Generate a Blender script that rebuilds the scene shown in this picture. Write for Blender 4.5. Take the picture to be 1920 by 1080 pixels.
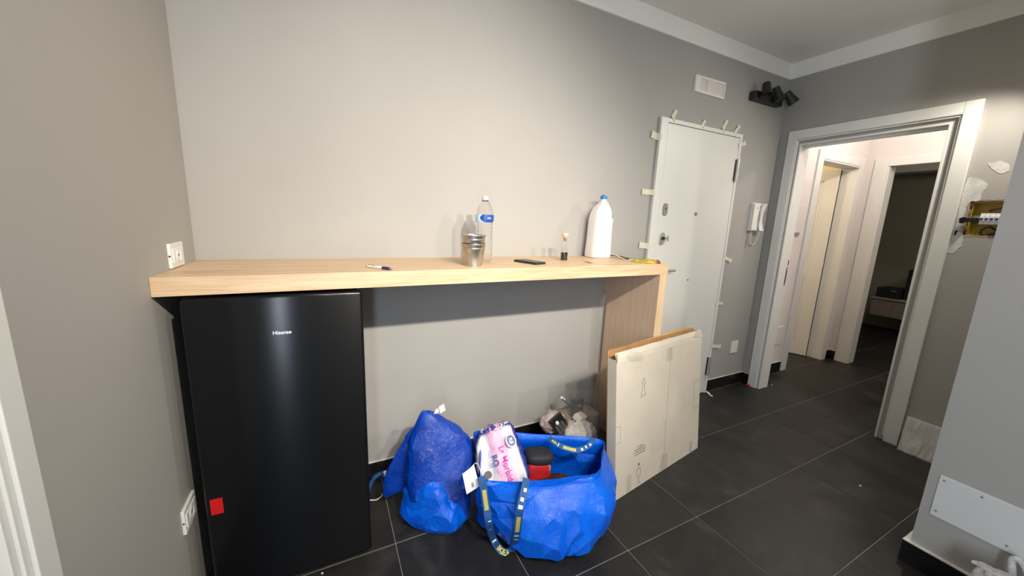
import bpy, bmesh, math, random
from mathutils import Vector, Matrix, noise
random.seed(7)
for o in list(bpy.data.objects): bpy.data.objects.remove(o, do_unlink=True)
C = bpy.context.scene.collection
scn = bpy.context.scene
R = math.radians
# ------------------------------------------------------------------ camera
CAM = Vector((0.46430, -1.86876, 1.38926)); FPX = 688.447
CM = (Matrix.Rotation(-0.47358, 3, 'Z') @ Matrix.Rotation(math.pi/2 - 0.18387, 3, 'X') @ Matrix.Rotation(0.03968, 3, 'Z'))
cd = bpy.data.cameras.new('camera'); cam = bpy.data.objects.new('camera', cd); C.objects.link(cam)
cam.matrix_world = Matrix.Translation(CAM) @ CM.to_4x4()
cd.sensor_width = 36; cd.lens = FPX / 1920 * 36; cd.clip_start = .02
scn.camera = cam
# ------------------------------------------------------------------ world, lights, exposure
w = bpy.data.worlds.new('world'); scn.world = w; w.use_nodes = True
w.node_tree.nodes['Background'].inputs[0].default_value = (.9, .93, 1, 1)
w.node_tree.nodes['Background'].inputs[1].default_value = .15
scn.view_settings.view_transform = 'Standard'; scn.view_settings.look = 'None'
scn.view_settings.exposure = 0.0; scn.view_settings.gamma = 1; scn.view_settings.use_curve_mapping = False
def light(name, kind, loc, aim, power, col, size=.1, angle=150, blend=1, sy=None):
    ld = bpy.data.lights.new(name, kind); ld.energy = power; ld.color = col
    if kind == 'SPOT': ld.spot_size = R(angle); ld.spot_blend = blend; ld.shadow_soft_size = size
    elif kind == 'POINT': ld.shadow_soft_size = size
    else:
        ld.size = size
        if sy: ld.shape = 'RECTANGLE'; ld.size_y = sy
    o = bpy.data.objects.new(name, ld); C.objects.link(o); o.location = loc
    d = Vector(aim) - Vector(loc); o.rotation_euler = d.to_track_quat('-Z', 'Y').to_euler()
    return o
light('track_spot_light', 'SPOT', (1.10, -2.62, 2.5), (.74, 0, 1.05), 250, (1, .915, .80), .04, 80)
light('track_spot_light', 'SPOT', (.72, -2.62, 2.5), (1.55, 0, .55), 110, (1, .92, .81), .04, 58)  # extra head, added to light the sack and the end panel's inner face
light('track_spot_light', 'SPOT', (1.63, -2.62, 2.5), (1.05, 0, 1.15), 115, (1, .92, .81), .04, 66)
light('track_spot_light', 'SPOT', (2.45, -2.62, 2.5), (1.75, -.1, .70), 75, (1, .93, .83), .04, 78)
light('corner_spot_light', 'SPOT', (3.64, -1.265, 2.31), (2.68, -.56, 0.62), 58, (1, .92, .80), .03, 158)
light('hall_ceiling_light', 'POINT', (4.65, -.72, 2.42), (4.6, -.7, 0), 23, (1, .88, .82), .06)
light('side_room_light', 'POINT', (4.55, 1.1, 2.3), (5, 1, 0), 26, (1, .90, .70), .08)
light('rear_cool_fill', 'AREA', (.06, -2.95, 1.35), (2.6, -2.1, 1.2), 34, (.80, .89, 1), .30, sy=1.5)  # unseen cool fill behind the camera, aimed to brighten the projecting wall
light('bedroom_fill', 'AREA', (6.4, -1.4, 2.5), (7.2, 0, .4), 7, (1, .92, .82), .5)  # added fill that lifts the dark room, not a lamp of its own
light('rear_ceiling_fill', 'AREA', (1.9, -2.9, 2.6), (1.9, -2.4, 0), 9, (1, .96, .91), .9)  # unseen soft fill added overhead for ambient light
light('fridge_streak_panel', 'AREA', (.05, -3.36, .95), (.20, 0, .95), 5, (.62, .76, 1), .10, sy=1.7)  # unseen panel added for the cool upright streak on the fridge door

def at(u, v, ax, val):
    """the point of the plane (axis ax = val) that a spot of the photograph shows"""
    r = CM @ Vector(((u-960)/FPX, (540-v)/FPX, -1)); t = (val - CAM[ax]) / r[ax]
    return CAM + r*t
# ------------------------------------------------------------------ materials
def srgb(r, g, b):
    f = lambda c: (c/255/12.92) if c <= 10 else ((c/255+.055)/1.055)**2.4
    return (f(r), f(g), f(b), 1)
class N:
    def __init__(s, name):
        s.m = bpy.data.materials.new(name); s.m.use_nodes = True; s.t = s.m.node_tree
        s.b = s.t.nodes['Principled BSDF']; s.x = None
    def n(s, typ, **kw):
        q = s.t.nodes.new(typ)
        for k, v in kw.items(): setattr(q, k, v)
        return q
    def l(s, a, b): s.t.links.new(a, b)
    def co(s, scale=(1, 1, 1), kind='Object', rot=(0, 0, 0)):
        tc = s.n('ShaderNodeTexCoord'); mp = s.n('ShaderNodeMapping'); s.l(tc.outputs[kind], mp.inputs[0])
        mp.inputs['Scale'].default_value = scale; mp.inputs['Rotation'].default_value = rot
        return mp.outputs[0]
    def noise(s, scale, vec=None, detail=4, rough=.5, dist=0):
        q = s.n('ShaderNodeTexNoise'); q.inputs['Scale'].default_value = scale; q.inputs['Detail'].default_value = detail
        q.inputs['Roughness'].default_value = rough; q.inputs['Distortion'].default_value = dist
        s.l(vec if vec is not None else s.co(), q.inputs['Vector']); return q.outputs['Fac']
    def ramp(s, fac, stops):
        q = s.n('ShaderNodeValToRGB'); el = q.color_ramp.elements
        for i, (p, c) in enumerate(stops):
            e = el[i] if i < 2 else el.new(p)
            e.position = p; e.color = c
        s.l(fac, q.inputs[0]); return q.outputs[0]
    def mix(s, fac, a, b, mode='MIX'):
        q = s.n('ShaderNodeMix', data_type='RGBA', blend_type=mode)
        for i, v in ((0, fac), (6, a), (7, b)):
            if hasattr(v, 'links') or hasattr(v, 'is_linked'): s.l(v, q.inputs[i])
            else: q.inputs[i].default_value = v
        return q.outputs[2]
    def bump(s, h, strength=.3, dist=.002):
        q = s.n('ShaderNodeBump'); q.inputs['Strength'].default_value = strength; q.inputs['Distance'].default_value = dist
        s.l(h, q.inputs['Height'])
        if s.x is not None: s.l(s.x, q.inputs['Normal'])
        s.x = q.outputs[0]; s.l(s.x, s.b.inputs['Normal'])
    def set(s, col=None, rough=None, metal=None, **kw):
        for k, v in (('Base Color', col), ('Roughness', rough), ('Metallic', metal)):
            if v is None: continue
            if hasattr(v, 'is_linked'): s.l(v, s.b.inputs[k])
            else: s.b.inputs[k].default_value = v
        for k, v in kw.items(): s.b.inputs[k.replace('_', ' ')].default_value = v
        return s
def plain(name, c, rough=.5, metal=0, var=.06, scale=6, bump=.05, bs=60, **kw):
    n = N(name); f = n.noise(scale)
    lo = tuple(x*(1-var) for x in c[:3])+(1,); hi = tuple(min(1, x*(1+var)) for x in c[:3])+(1,)
    n.set(n.ramp(f, [(.3, lo), (.7, hi)]), rough, metal, **kw)
    if bump: n.bump(n.noise(bs), bump)
    return n.m
M = {}
M['paint'] = plain('grey wall paint', (.384, .372, .349, 1), .75, var=.03, scale=2, bump=.12, bs=220)
M['paint_cool'] = M['paint']
M['hall'] = plain('white hall paint', (.74, .70, .66, 1), .7, var=.02, scale=2, bump=.1, bs=200)
M['cream'] = plain('cream side room paint', (.72, .62, .42, 1), .7, var=.03, scale=2)
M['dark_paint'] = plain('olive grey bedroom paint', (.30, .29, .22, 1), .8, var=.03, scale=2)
M['ceiling'] = plain('ceiling paint', (.80, .79, .765, 1), .8, var=.02, scale=2, bump=.1, bs=180)
M['band'] = plain('white band paint', (.86, .85, .81, 1), .7, var=.02, scale=2, bump=.1, bs=180)
M['trim'] = plain('white lacquered trim', (.74, .745, .71, 1), .38, var=.02, scale=3, bump=.03, bs=90)
M['door'] = plain('off white door enamel', (.74, .735, .69, 1), .42, var=.015, scale=2, bump=.03, bs=120)
M['plastic'] = plain('white plastic', (.80, .79, .76, 1), .35, var=.02, bump=0)
M['plastic_grey'] = plain('grey plastic', (.30, .30, .29, 1), .4, var=.03, bump=0)
M['black'] = plain('matt black metal', (.018, .018, .017, 1), .5, var=.1, bump=0)
M['blackplastic'] = plain('black plastic', (.012, .012, .013, 1), .3, var=.1, bump=0)
M['chrome'] = plain('satin steel', (.60, .59, .57, 1), .3, .55, var=.05, bump=0)
M['dull_steel'] = plain('dull grey steel', (.30, .29, .275, 1), .42, .3, var=.08, bump=.1)
M['tape'] = plain('masking tape', (.72, .67, .55, 1), .7, var=.05, scale=30, bump=.3, bs=300)
M['grout'] = plain('pale grey grout', (.20, .195, .18, 1), .8, var=.25, scale=9, bump=.2)
M['whitegrout'] = plain('white sealant', (.66, .63, .57, 1), .6, var=.1, scale=20)
M['red'] = plain('red sticker', (.55, .004, .008, 1), .45, var=.02, bump=0)
M['redfabric'] = plain('red nylon', (.42, .008, .012, 1), .55, var=.15, scale=30, bump=.4, bs=400)
M['blackfabric'] = plain('black nylon', (.012, .012, .014, 1), .7, var=.2, scale=30, bump=.4, bs=400)
M['cork'] = plain('cork', (.62, .38, .20, 1), .8, var=.25, scale=150, bump=.5, bs=300)
M['corktop'] = plain('pale wooden stopper head', (.80, .66, .46, 1), .7, var=.08, scale=100, bump=.2)
M['bluecap'] = plain('blue cap plastic', (.02, .16, .52, 1), .35, var=.05, bump=0)
M['ink'] = plain('grey printing ink', (.16, .15, .13, 1), .7, var=.1, bump=0)
M['brown_in'] = plain('brown kraft board', (.36, .20, .08, 1), .8, var=.12, scale=12, bump=.2)
M['orange'] = plain('rust paper', (.42, .12, .03, 1), .8, var=.12, scale=12)
M['yellowbox'] = plain('yellow junction box plastic', (.40, .29, .03, 1), .5, var=.12, scale=14)
M['rough_plaster'] = plain('broken brown plaster', (.25, .15, .07, 1), .95, var=.5, scale=60, bump=1, bs=120)
M['white_print'] = plain('white ink', (.8, .8, .8, 1), .5, var=.01, bump=0)
M['yellow_print'] = plain('yellow ink', (.75, .62, .06, 1), .5, var=.08, scale=200, bump=0)
M['pink_print'] = plain('magenta ink', (.60, .02, .34, 1), .45, var=.05, bump=0)
M['navy_print'] = plain('navy ink', (.012, .03, .20, 1), .4, var=.1, bump=0)
M['purple'] = plain('purple rubber', (.035, .02, .13, 1), .5, bump=0)
def m_tile():
    n = N('slate floor tile'); oi = n.n('ShaderNodeObjectInfo')
    tc = n.n('ShaderNodeTexCoord'); add = n.n('ShaderNodeVectorMath', operation='ADD'); n.l(tc.outputs['Object'], add.inputs[0]); 
    sc = n.n('ShaderNodeVectorMath', operation='SCALE'); n.l(oi.outputs['Location'], sc.inputs[0]); sc.inputs['Scale'].default_value = 1.37; n.l(sc.outputs[0], add.inputs[1])
    f = n.noise(5, add.outputs[0], 8, .62, .6); f2 = n.noise(1.6, add.outputs[0], 3)
    c = n.ramp(f, [(.34, (.0065, .0065, .0065, 1)), (.56, (.0155, .015, .014, 1)), (.78, (.046, .043, .038, 1))])
    dust = n.ramp(n.noise(2.3, add.outputs[0], 9, .72, .4), [(.54, (0, 0, 0, 1)), (.78, (.5, .5, .5, 1))])
    c = n.mix(dust, c, (.075, .068, .056, 1))
    c = n.mix(n.ramp(f2, [(.35, (0, 0, 0, 1)), (.75, (.45, .45, .45, 1))]), c, (.03, .028, .024, 1))
    n.set(c, n.ramp(f, [(.2, (.38,)*3+(1,)), (.8, (.58,)*3+(1,))]), 0, Specular_IOR_Level=.35)
    n.bump(n.noise(22, add.outputs[0], 8, .6), .25, .002); return n.m
M['tile'] = m_tile()
M['basetile'] = plain('black skirting tile', (.010, .010, .010, 1), .25, var=.3, scale=12, bump=.15, bs=40)
def m_wood(name, ax, lo, hi, rough=.5):
    n = N(name); s = [14, 14, 14]; s[ax] = .9
    v = n.co(tuple(s)); f = n.noise(3.0, v, 6, .6, .3); s2 = [60, 60, 60]; s2[ax] = 1.6; g = n.noise(4, n.co(tuple(s2)), 3, .5)
    c = n.ramp(f, [(.32, lo), (.66, hi)]); c = n.mix(.28, c, n.ramp(g, [(.35, tuple(x*.72 for x in lo[:3])+(1,)), (.6, hi)]))
    n.set(c, rough); n.bump(g, .12, .001); return n.m
M['oak'] = m_wood('pale oak veneer along', 0, (.56, .365, .205, 1), (.75, .56, .365, 1), .45)
M['oak_v'] = m_wood('pale oak veneer upright', 2, (.60, .42, .285, 1), (.70, .52, .37, 1), .5)
M['oak_edge'] = m_wood('pale oak edge upright', 2, (.62, .44, .25, 1), (.74, .56, .36, 1), .45)
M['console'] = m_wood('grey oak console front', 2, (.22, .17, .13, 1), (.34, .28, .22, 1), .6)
def m_fridge():
    n = N('black brushed steel door'); n.set((.004, .0045, .0055, 1), .24, .0, Specular_IOR_Level=.30)
    tg = n.n('ShaderNodeTangent', direction_type='RADIAL', axis='Z'); n.l(tg.outputs[0], n.b.inputs['Tangent'])
    n.b.inputs['Anisotropic'].default_value = .9; n.b.inputs['Anisotropic Rotation'].default_value = .25
    return n.m
M['fridge'] = m_fridge()
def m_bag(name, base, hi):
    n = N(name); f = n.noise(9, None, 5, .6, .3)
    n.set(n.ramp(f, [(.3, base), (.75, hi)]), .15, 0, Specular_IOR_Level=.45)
    n.bump(n.noise(30, n.co((1, 1, 1)), 5, .65, 1.1), .5, .010)
    wv = n.n('ShaderNodeTexWave', wave_type='BANDS', bands_direction='X'); wv.inputs['Scale'].default_value = 190; n.l(n.co(), wv.inputs[0])
    wz = n.n('ShaderNodeTexWave', wave_type='BANDS', bands_direction='Z'); wz.inputs['Scale'].default_value = 190; n.l(n.co(), wz.inputs[0])
    ad = n.n('ShaderNodeMath', operation='ADD'); n.l(wv.outputs[1], ad.inputs[0]); n.l(wz.outputs[1], ad.inputs[1])
    n.bump(ad.outputs[0], .22, .0007); return n.m
M['bag'] = m_bag('glossy blue woven plastic', (.0005, .085, .62, 1), (.001, .14, .80, 1))
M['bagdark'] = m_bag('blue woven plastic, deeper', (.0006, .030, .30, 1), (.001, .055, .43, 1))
M['strap'] = plain('blue webbing', (.006, .07, .24, 1), .6, var=.2, scale=60, bump=.6, bs=500)
def m_board():
    n = N('white coated cardboard'); f = n.noise(2.2, None, 6, .6); g = n.noise(5, n.co(kind='Generated'), 7, .75, 1.0)
    c = n.ramp(f, [(.3, (.50, .445, .36, 1)), (.7, (.62, .565, .475, 1))]); d = n.ramp(g, [(.60, (0, 0, 0, 1)), (.80, (.6,)*3+(1,))])
    n.set(n.mix(d, c, (.36, .30, .23, 1)), .6); n.bump(n.noise(9, None, 3), .15, .004); return n.m
M['board'] = m_board()
def m_film(name, col, alpha, rough=.15, bs=18, st=.9):
    n = N(name); n.set(col, rough, 0, Alpha=alpha, Specular_IOR_Level=.8)
    n.bump(n.noise(bs, None, 6, .7, 1.4), st, .02); return n.m
M['film'] = m_film('clear bin liner film', (.74, .71, .68, 1), .08)
M['wrap'] = m_film('clear wrapping film', (.85, .85, .84, 1), .42, .10, 14, 1)
M['whitebag'] = m_film('thin white plastic bag', (.84, .83, .82, 1), .96, .3, 20, 1)
def m_wrap():
    n = N('clear wrapping film, streaked'); n.set((.85, .85, .83, 1), .12, 0, Alpha=.40, Specular_IOR_Level=1)
    n.bump(n.noise(16, n.co((1, 1, .12)), 3, .5, 1.2), 1, .05); return n.m
M['wrap'] = m_wrap()
def m_glass(name, col, rough=0, ior=1.45):
    n = N(name); n.set(col, rough, 0, Transmission_Weight=1, IOR=ior); return n
M['glass'] = m_glass('clear glass', (.96, .98, .96, 1)).m
def m_pet():
    n = m_glass('thin clear bottle plastic', (.98, .985, .99, 1), .03, 1.12); n.bump(n.noise(40, n.co((1, 1, 2.2)), 4, .6, .8), .5, .01); return n.m
M['pet'] = m_pet()
M['milk'] = plain('white translucent jug plastic', (.78, .77, .755, 1), .35, var=.02, scale=10, bump=.12, bs=24, Subsurface_Weight=.25)
def m_zinc():
    n = N('galvanised zinc'); f = n.noise(26, None, 3, .5); n.set(n.ramp(f, [(.3, (.42, .41, .38, 1)), (.7, (.66, .65, .61, 1))]), .3, 1)
    n.bump(n.noise(60), .1, .001); return n.m
M['zinc'] = m_zinc()
def m_snack():
    n = N('yellow foil wrapper'); s = n.n('ShaderNodeTexCoord'); sx = n.n('ShaderNodeSeparateXYZ'); n.l(s.outputs['Generated'], sx.inputs[0])
    c = n.ramp(sx.outputs[0], [(0, (.62, .42, .03, 1)), (.72, (.56, .52, .03, 1)), (.84, (.75, .22, .03, 1)), (.95, (.10, .03, .04, 1))])
    n.set(n.mix(n.ramp(n.noise(60), [(.55, (0,)*3+(1,)), (.66, (.7,)*3+(1,))]), c, (.16, .22, .01, 1)), .25, .3)
    n.bump(n.noise(35, None, 5, .7), .9, .01); return n.m
M['snack'] = m_snack()
M['liquid'] = plain('near black syrup', (.006, .002, .002, 1), .1, var=.1, bump=0)

# ------------------------------------------------------------------ object helpers
WM = {}
def link(o, parent, W):
    C.objects.link(o); WM[o.name] = W
    if parent: o.parent = parent; o.matrix_basis = WM[parent.name].inverted() @ W
    else: o.matrix_basis = W
    return o
def thing(name, label, cat, loc=(0, 0, 0), group=None, W=None):
    o = bpy.data.objects.new(name, None); o.empty_display_size = .05
    link(o, None, W or Matrix.Translation(Vector(loc))); o['label'] = label; o['category'] = cat
    if group: o['group'] = group
    return o
def tag(o, label, cat, group=None):
    o['label'] = label; o['category'] = cat
    if group: o['group'] = group
    return o
def obj(name, bm, mat, parent=None, loc=None, W=None, local=False, smooth=None, label=None):
    if W is None:
        if loc is not None: W = Matrix.Translation(Vector(loc))
        elif parent is not None: W = WM[parent.name]
        else: W = Matrix.Identity(4)
    if not local: bm.transform(W.inverted())
    bmesh.ops.recalc_face_normals(bm, faces=bm.faces) if bm.faces else None
    me = bpy.data.meshes.new(name); bm.to_mesh(me); bm.free()
    for m in (mat if isinstance(mat, (list, tuple)) else [mat]): me.materials.append(m)
    o = bpy.data.objects.new(name, me); link(o, parent, W)
    if smooth is not None:
        me.polygons.foreach_set('use_smooth', [True]*len(me.polygons))
        me.set_sharp_from_angle(angle=R(smooth))
    if label: o['label'] = label
    return o
def struct(name, bm, mat, label=None, parent=None, **kw):
    o = obj(name, bm, mat, parent, **kw)
    if not parent: o['kind'] = 'structure'
    if label: o['label'] = label
    return o
def sempty(name, label, loc=(0, 0, 0)):
    o = bpy.data.objects.new(name, None); link(o, None, Matrix.Translation(Vector(loc))); o['kind'] = 'structure'; o['label'] = label
    return o
def BM(): return bmesh.new()
def box(bm, a, b, bev=0, M_=None, seg=2, mi=0):
    t = bmesh.new(); bmesh.ops.create_cube(t, size=1)
    a = Vector(a); b = Vector(b); s = b-a; c = (a+b)/2
    for v in t.verts: v.co = Vector((v.co.x*abs(s.x), v.co.y*abs(s.y), v.co.z*abs(s.z))) + c
    if bev: bmesh.ops.bevel(t, geom=t.edges[:], offset=bev, segments=seg, affect='EDGES', profile=.6)
    if M_ is not None: t.transform(M_)
    merge(bm, t, mi); return bm
def merge(bm, t, mi=0):
    vs = [bm.verts.new(v.co) for v in t.verts]; t.verts.index_update()
    for f in t.faces:
        try:
            q = bm.faces.new([vs[v.index] for v in f.verts]); q.material_index = mi
        except ValueError: pass
    t.free()
def B(a, b, bev=0, M_=None, seg=2): return box(BM(), a, b, bev, M_, seg)
def lathe(bm, prof, c=(0, 0, 0), n=40, M_=None, sq=0):
    """prof: (radius, height) pairs from bottom to top; sq > 0 squares the section"""
    t = bmesh.new(); rings = []
    for r, z in prof:
        if r < 1e-5: rings.append([t.verts.new((0, 0, z))]); continue
        ring = []
        for i in range(n):
            a = 2*math.pi*i/n; k = 1
            if sq: k = 1/((abs(math.cos(a))**(2+sq)+abs(math.sin(a))**(2+sq))**(1/(2+sq)))
            ring.append(t.verts.new((r*k*math.cos(a), r*k*math.sin(a), z)))
        rings.append(ring)
    skin(t, rings)
    t.transform(Matrix.Translation(Vector(c)) if M_ is None else M_); merge(bm, t); return bm
def skin(t, rings, closed=True):
    for a, b in zip(rings, rings[1:]):
        if len(a) == 1 and len(b) == 1: continue
        n = max(len(a), len(b))
        for i in range(n if closed else n-1):
            j = (i+1) % n
            if len(a) == 1: t.faces.new((a[0], b[j], b[i]))
            elif len(b) == 1: t.faces.new((a[i], a[j], b[0]))
            else: t.faces.new((a[i], a[j], b[j], b[i]))
def catmull(pts, n, closed=False):
    P = [Vector(p) for p in pts]; out = []; m = len(P); segs = m if closed else m-1
    for k in range(n if closed else n+1):
        t = k/n*segs; i = min(int(t), segs-1); f = t-i
        g = (lambda j: P[j % m]) if closed else (lambda j: P[max(0, min(m-1, j))])
        a, b, c, d = g(i-1), g(i), g(i+1), g(i+2)
        out.append(.5*((2*b)+(c-a)*f+(2*a-5*b+4*c-d)*f*f+(3*b-a-3*c+d)*f**3))
    return out
def tube(bm, pts, r, n=8, res=None, cap=True):
    P = catmull(pts, res) if res else [Vector(p) for p in pts]
    rr = r if callable(r) else (lambda f: r)
    t = bmesh.new(); rings = []; up = Vector((0, 0, 1)); prev = None
    for i, p in enumerate(P):
        d = (P[min(i+1, len(P)-1)]-P[max(i-1, 0)]).normalized()
        x = prev if prev is not None else d.cross(up if abs(d.z) < .9 else Vector((1, 0, 0)))
        x = (x - d*x.dot(d)).normalized(); y = d.cross(x); prev = x; q = rr(i/(len(P)-1))
        rings.append([t.verts.new(p+(x*math.cos(2*math.pi*k/n)+y*math.sin(2*math.pi*k/n))*q) for k in range(n)])
    if cap: rings = [[t.verts.new(P[0])]]+rings+[[t.verts.new(P[-1])]]
    skin(t, rings); merge(bm, t); return bm
def prism(bm, poly, h0, h1, M_=None, bev=0):
    """poly: list of (x, y); extruded from z=h0 to h1, then moved by M_"""
    t = bmesh.new(); a = [t.verts.new((x, y, h0)) for x, y in poly]; b = [t.verts.new((x, y, h1)) for x, y in poly]
    t.faces.new(a[::-1]); t.faces.new(b); n = len(poly)
    for i in range(n): t.faces.new((a[i], a[(i+1) % n], b[(i+1) % n], b[i]))
    if bev: bmesh.ops.bevel(t, geom=t.edges[:], offset=bev, segments=2, affect='EDGES')
    if M_ is not None: t.transform(M_)
    merge(bm, t); return bm
def frame_m(o, x, y):
    """matrix with origin o, local x along x, local y towards y"""
    x = Vector(x).normalized(); z = x.cross(Vector(y)).normalized(); y = z.cross(x)
    m = Matrix((x, y, z)).transposed().to_4x4(); m.translation = Vector(o); return m
def text(bm, s, size, fn=None, M_=None, align='CENTER', depth=.0004, bold=0):
    cu = bpy.data.curves.new('t', 'FONT'); cu.body = s; cu.size = size; cu.align_x = align; cu.align_y = 'CENTER'; cu.extrude = depth; cu.offset = bold
    cu.resolution_u = 3
    to = bpy.data.objects.new('t', cu); me = bpy.data.meshes.new_from_object(to)
    t = bmesh.new(); t.from_mesh(me); bpy.data.objects.remove(to); bpy.data.meshes.remove(me); bpy.data.curves.remove(cu)
    if fn:
        for v in t.verts: v.co = fn(v.co)
    if M_ is not None: t.transform(M_)
    merge(bm, t); return bm
def line2d(bm, pts, w, M_, closed=False, h=.0006):
    P = [Vector((x, y, 0)) for x, y in pts]
    if closed: P.append(P[0])
    for a, b in zip(P, P[1:]):
        d = (b-a).normalized(); n = Vector((-d.y, d.x, 0))*w/2
        prism(bm, [(p.x, p.y) for p in (a-n-d*w/2, b-n+d*w/2, b+n+d*w/2, a+n-d*w/2)], 0, h, M_)
def displace(bm, amp, sc, seed=0, keep=None, ridged=True):
    bm.normal_update(); off = Vector((seed*3.1, seed*1.7, seed*.9)); mv = []
    for v in bm.verts:
        p = v.co*sc+off
        a = noise.noise(p); b = noise.noise(p*2.3+Vector((5, 2, 1))); c = noise.noise(p*4.9)
        h = ((1-abs(a)*2.4)*.6+(1-abs(b)*2.4)*.3+(1-abs(c)*2)*.12 - .35) if ridged else a+b*.5+c*.25
        k = keep(v.co) if keep else 1
        mv.append(v.normal*h*amp*k)
    for v, m in zip(bm.verts, mv): v.co += m
def crease(bm, ratio):
    """collapse the mesh so that it breaks into flat facets like creased plastic"""
    me = bpy.data.meshes.new('c'); bm.to_mesh(me); bm.free(); o = bpy.data.objects.new('c', me); C.objects.link(o)
    m = o.modifiers.new('d', 'DECIMATE'); m.ratio = ratio
    dg = bpy.context.evaluated_depsgraph_get(); e = o.evaluated_get(dg); m2 = bpy.data.meshes.new_from_object(e)
    t = bmesh.new(); t.from_mesh(m2); bpy.data.objects.remove(o); bpy.data.meshes.remove(me); bpy.data.meshes.remove(m2)
    return t
def loftbag(levels, nu=120, nv=50, close_bottom=True, close_top=False):
    """levels: list of closed rings of control points, bottom first"""
    rings = [catmull(l, nu, True) for l in levels]
    cols = [catmull([r[i] for r in rings], nv) for i in range(nu)]
    t = bmesh.new(); G = [[t.verts.new(cols[i][j]) for i in range(nu)] for j in range(nv+1)]
    rs = list(G)
    if close_bottom: rs = [[t.verts.new(sum((v.co for v in G[0]), Vector())/nu)]]+rs
    if close_top: rs = rs+[[t.verts.new(sum((v.co for v in G[-1]), Vector())/nu)]]
    skin(t, rs); return t
# ================================================================== SETTING
W_ = 3.8328; ZC = 2.6812; ZB = 2.5667; HB = .0977
floor = sempty('floor', 'dark slate grey tiled floor with thin pale joints')
fb = struct('joint_bed', B((-.1, -3.5, -.03), (8.2, 2.0, -.0022)), M['grout'], 'pale grey joints between the floor tiles', floor)
TX, TY, TW, TH = 3.8237, -.4591, .45, .4477
tile_mesh = {}; HX_ = 5.45
def floor_tile(x0, x1, y0, y1):
    g = .0018; key = (round(x1-x0, 4), round(y1-y0, 4)); c = Vector(((x0+x1)/2, (y0+y1)/2, 0))
    if key in tile_mesh: o = bpy.data.objects.new('tile', tile_mesh[key]); link(o, floor, Matrix.Translation(c)); return
    o = obj('tile', B((x0+g, y0+g, -.02), (x1-g, y1-g, 0), .0012, seg=1), M['tile'], floor, W=Matrix.Translation(c)); tile_mesh[key] = o.data
def rows(x0, x1, y0, y1):
    k = math.floor((x0-TX)/TW)
    while TX+k*TW < x1-1e-4:
        j = math.floor((y0-TY)/TH)
        while TY+j*TH < y1-1e-4:
            a, b, c, d = max(x0, TX+k*TW), min(x1, TX+(k+1)*TW), max(y0, TY+j*TH), min(y1, TY+(j+1)*TH)
            if b-a > .012 and d-c > .012: floor_tile(a, b, c, d)
            j += 1
        k += 1
rows(0, TX, TY-4*TH, 0); rows(TX, TX+4*TW, TY-2*TH, .015); rows(TX+4*TW, 8.0, TY-2*TH, .9); rows(TX+.12, HX_, .015, 1.9)

bm = box(BM(), (-.12, -3.5, -.03), (0, -1.95, ZC)); box(bm, (-.12, -1.95, 2.10), (0, -1.085, ZC)); box(bm, (-.12, -1.085, -.03), (0, .12, ZC))
struct('wall_left', bm, M['paint'], 'taupe grey painted wall beside the fridge')
struct('wall_back', B((0, 0, -.03), (W_+.12, .12, ZC)), M['paint'], 'taupe grey painted wall behind the wooden counter')
HY0, HY1, HZ0, HZ1 = -1.42, -1.107, 1.402, 1.598
bm = BM()
for a, b in [((W_, -.156, 0), (W_+.12, 0, ZC)), ((W_, -.958, 2.062), (W_+.12, -.156, ZC)), ((W_, HY1, 0), (W_+.12, -.958, ZC)), ((W_, -1.50, 0), (W_+.12, HY1, HZ0)), ((W_, -1.50, HZ1), (W_+.12, HY1, ZC)), ((W_, -1.50, HZ0), (W_+.12, HY0, HZ1))]: box(bm, a, b)
struct('wall_right', bm, M['paint'], 'grey painted wall with the white doorway to the hall')
struct('wall_near', B((2.6499, -3.5, 0), (W_+.12, -1.4527, ZC)), M['paint_cool'], 'projecting grey wall at the right with a white cover plate')
struct('wall_rear', B((0, -3.5, 0), (2.65, -3.4, ZC)), M['paint'])
# filler and making good around the recess: thin skim patches standing proud of the paint
def patch(pts, seed):
    bm = BM(); c = Vector((sum(p[0] for p in pts)/len(pts), sum(p[1] for p in pts)/len(pts)))
    P = catmull([(p[0], p[1], 0) for p in pts], 60, True)
    P = [(p.x+.006*noise.noise(Vector((p.x*60, p.y*60, seed))), p.y+.006*noise.noise(Vector((p.x*60, p.y*60, seed+9)))) for p in P]
    prism(bm, P, 0, .0012, Matrix(((0, 0, -1, W_), (1, 0, 0, 0), (0, 1, 0, 0), (0, 0, 0, 1))))
    return bm
M['filler'] = plain('white wall filler', (.60, .60, .575, 1), .9, var=.16, scale=22, bump=.5, bs=90)
def pz(u, v): p = at(u, v, 0, W_); return (p.y, p.z)
for sd, uv in enumerate([[(1852, 308), (1862, 305), (1880, 303), (1894, 312), (1888, 322), (1874, 325), (1862, 318)],
           [(1812, 340), (1824, 333), (1846, 341), (1852, 350), (1840, 362), (1836, 376), (1818, 379), (1808, 400), (1797, 432), (1789, 440), (1797, 400)],
           [(1788, 436), (1798, 432), (1806, 446), (1802, 462), (1788, 474), (1775, 473), (1778, 455)]]):
    f = obj('filler_patch', patch([pz(*q) for q in uv], sd), M['filler'], bpy.data.objects['wall_right'], label='patch of white filler beside the doorway')
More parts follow.
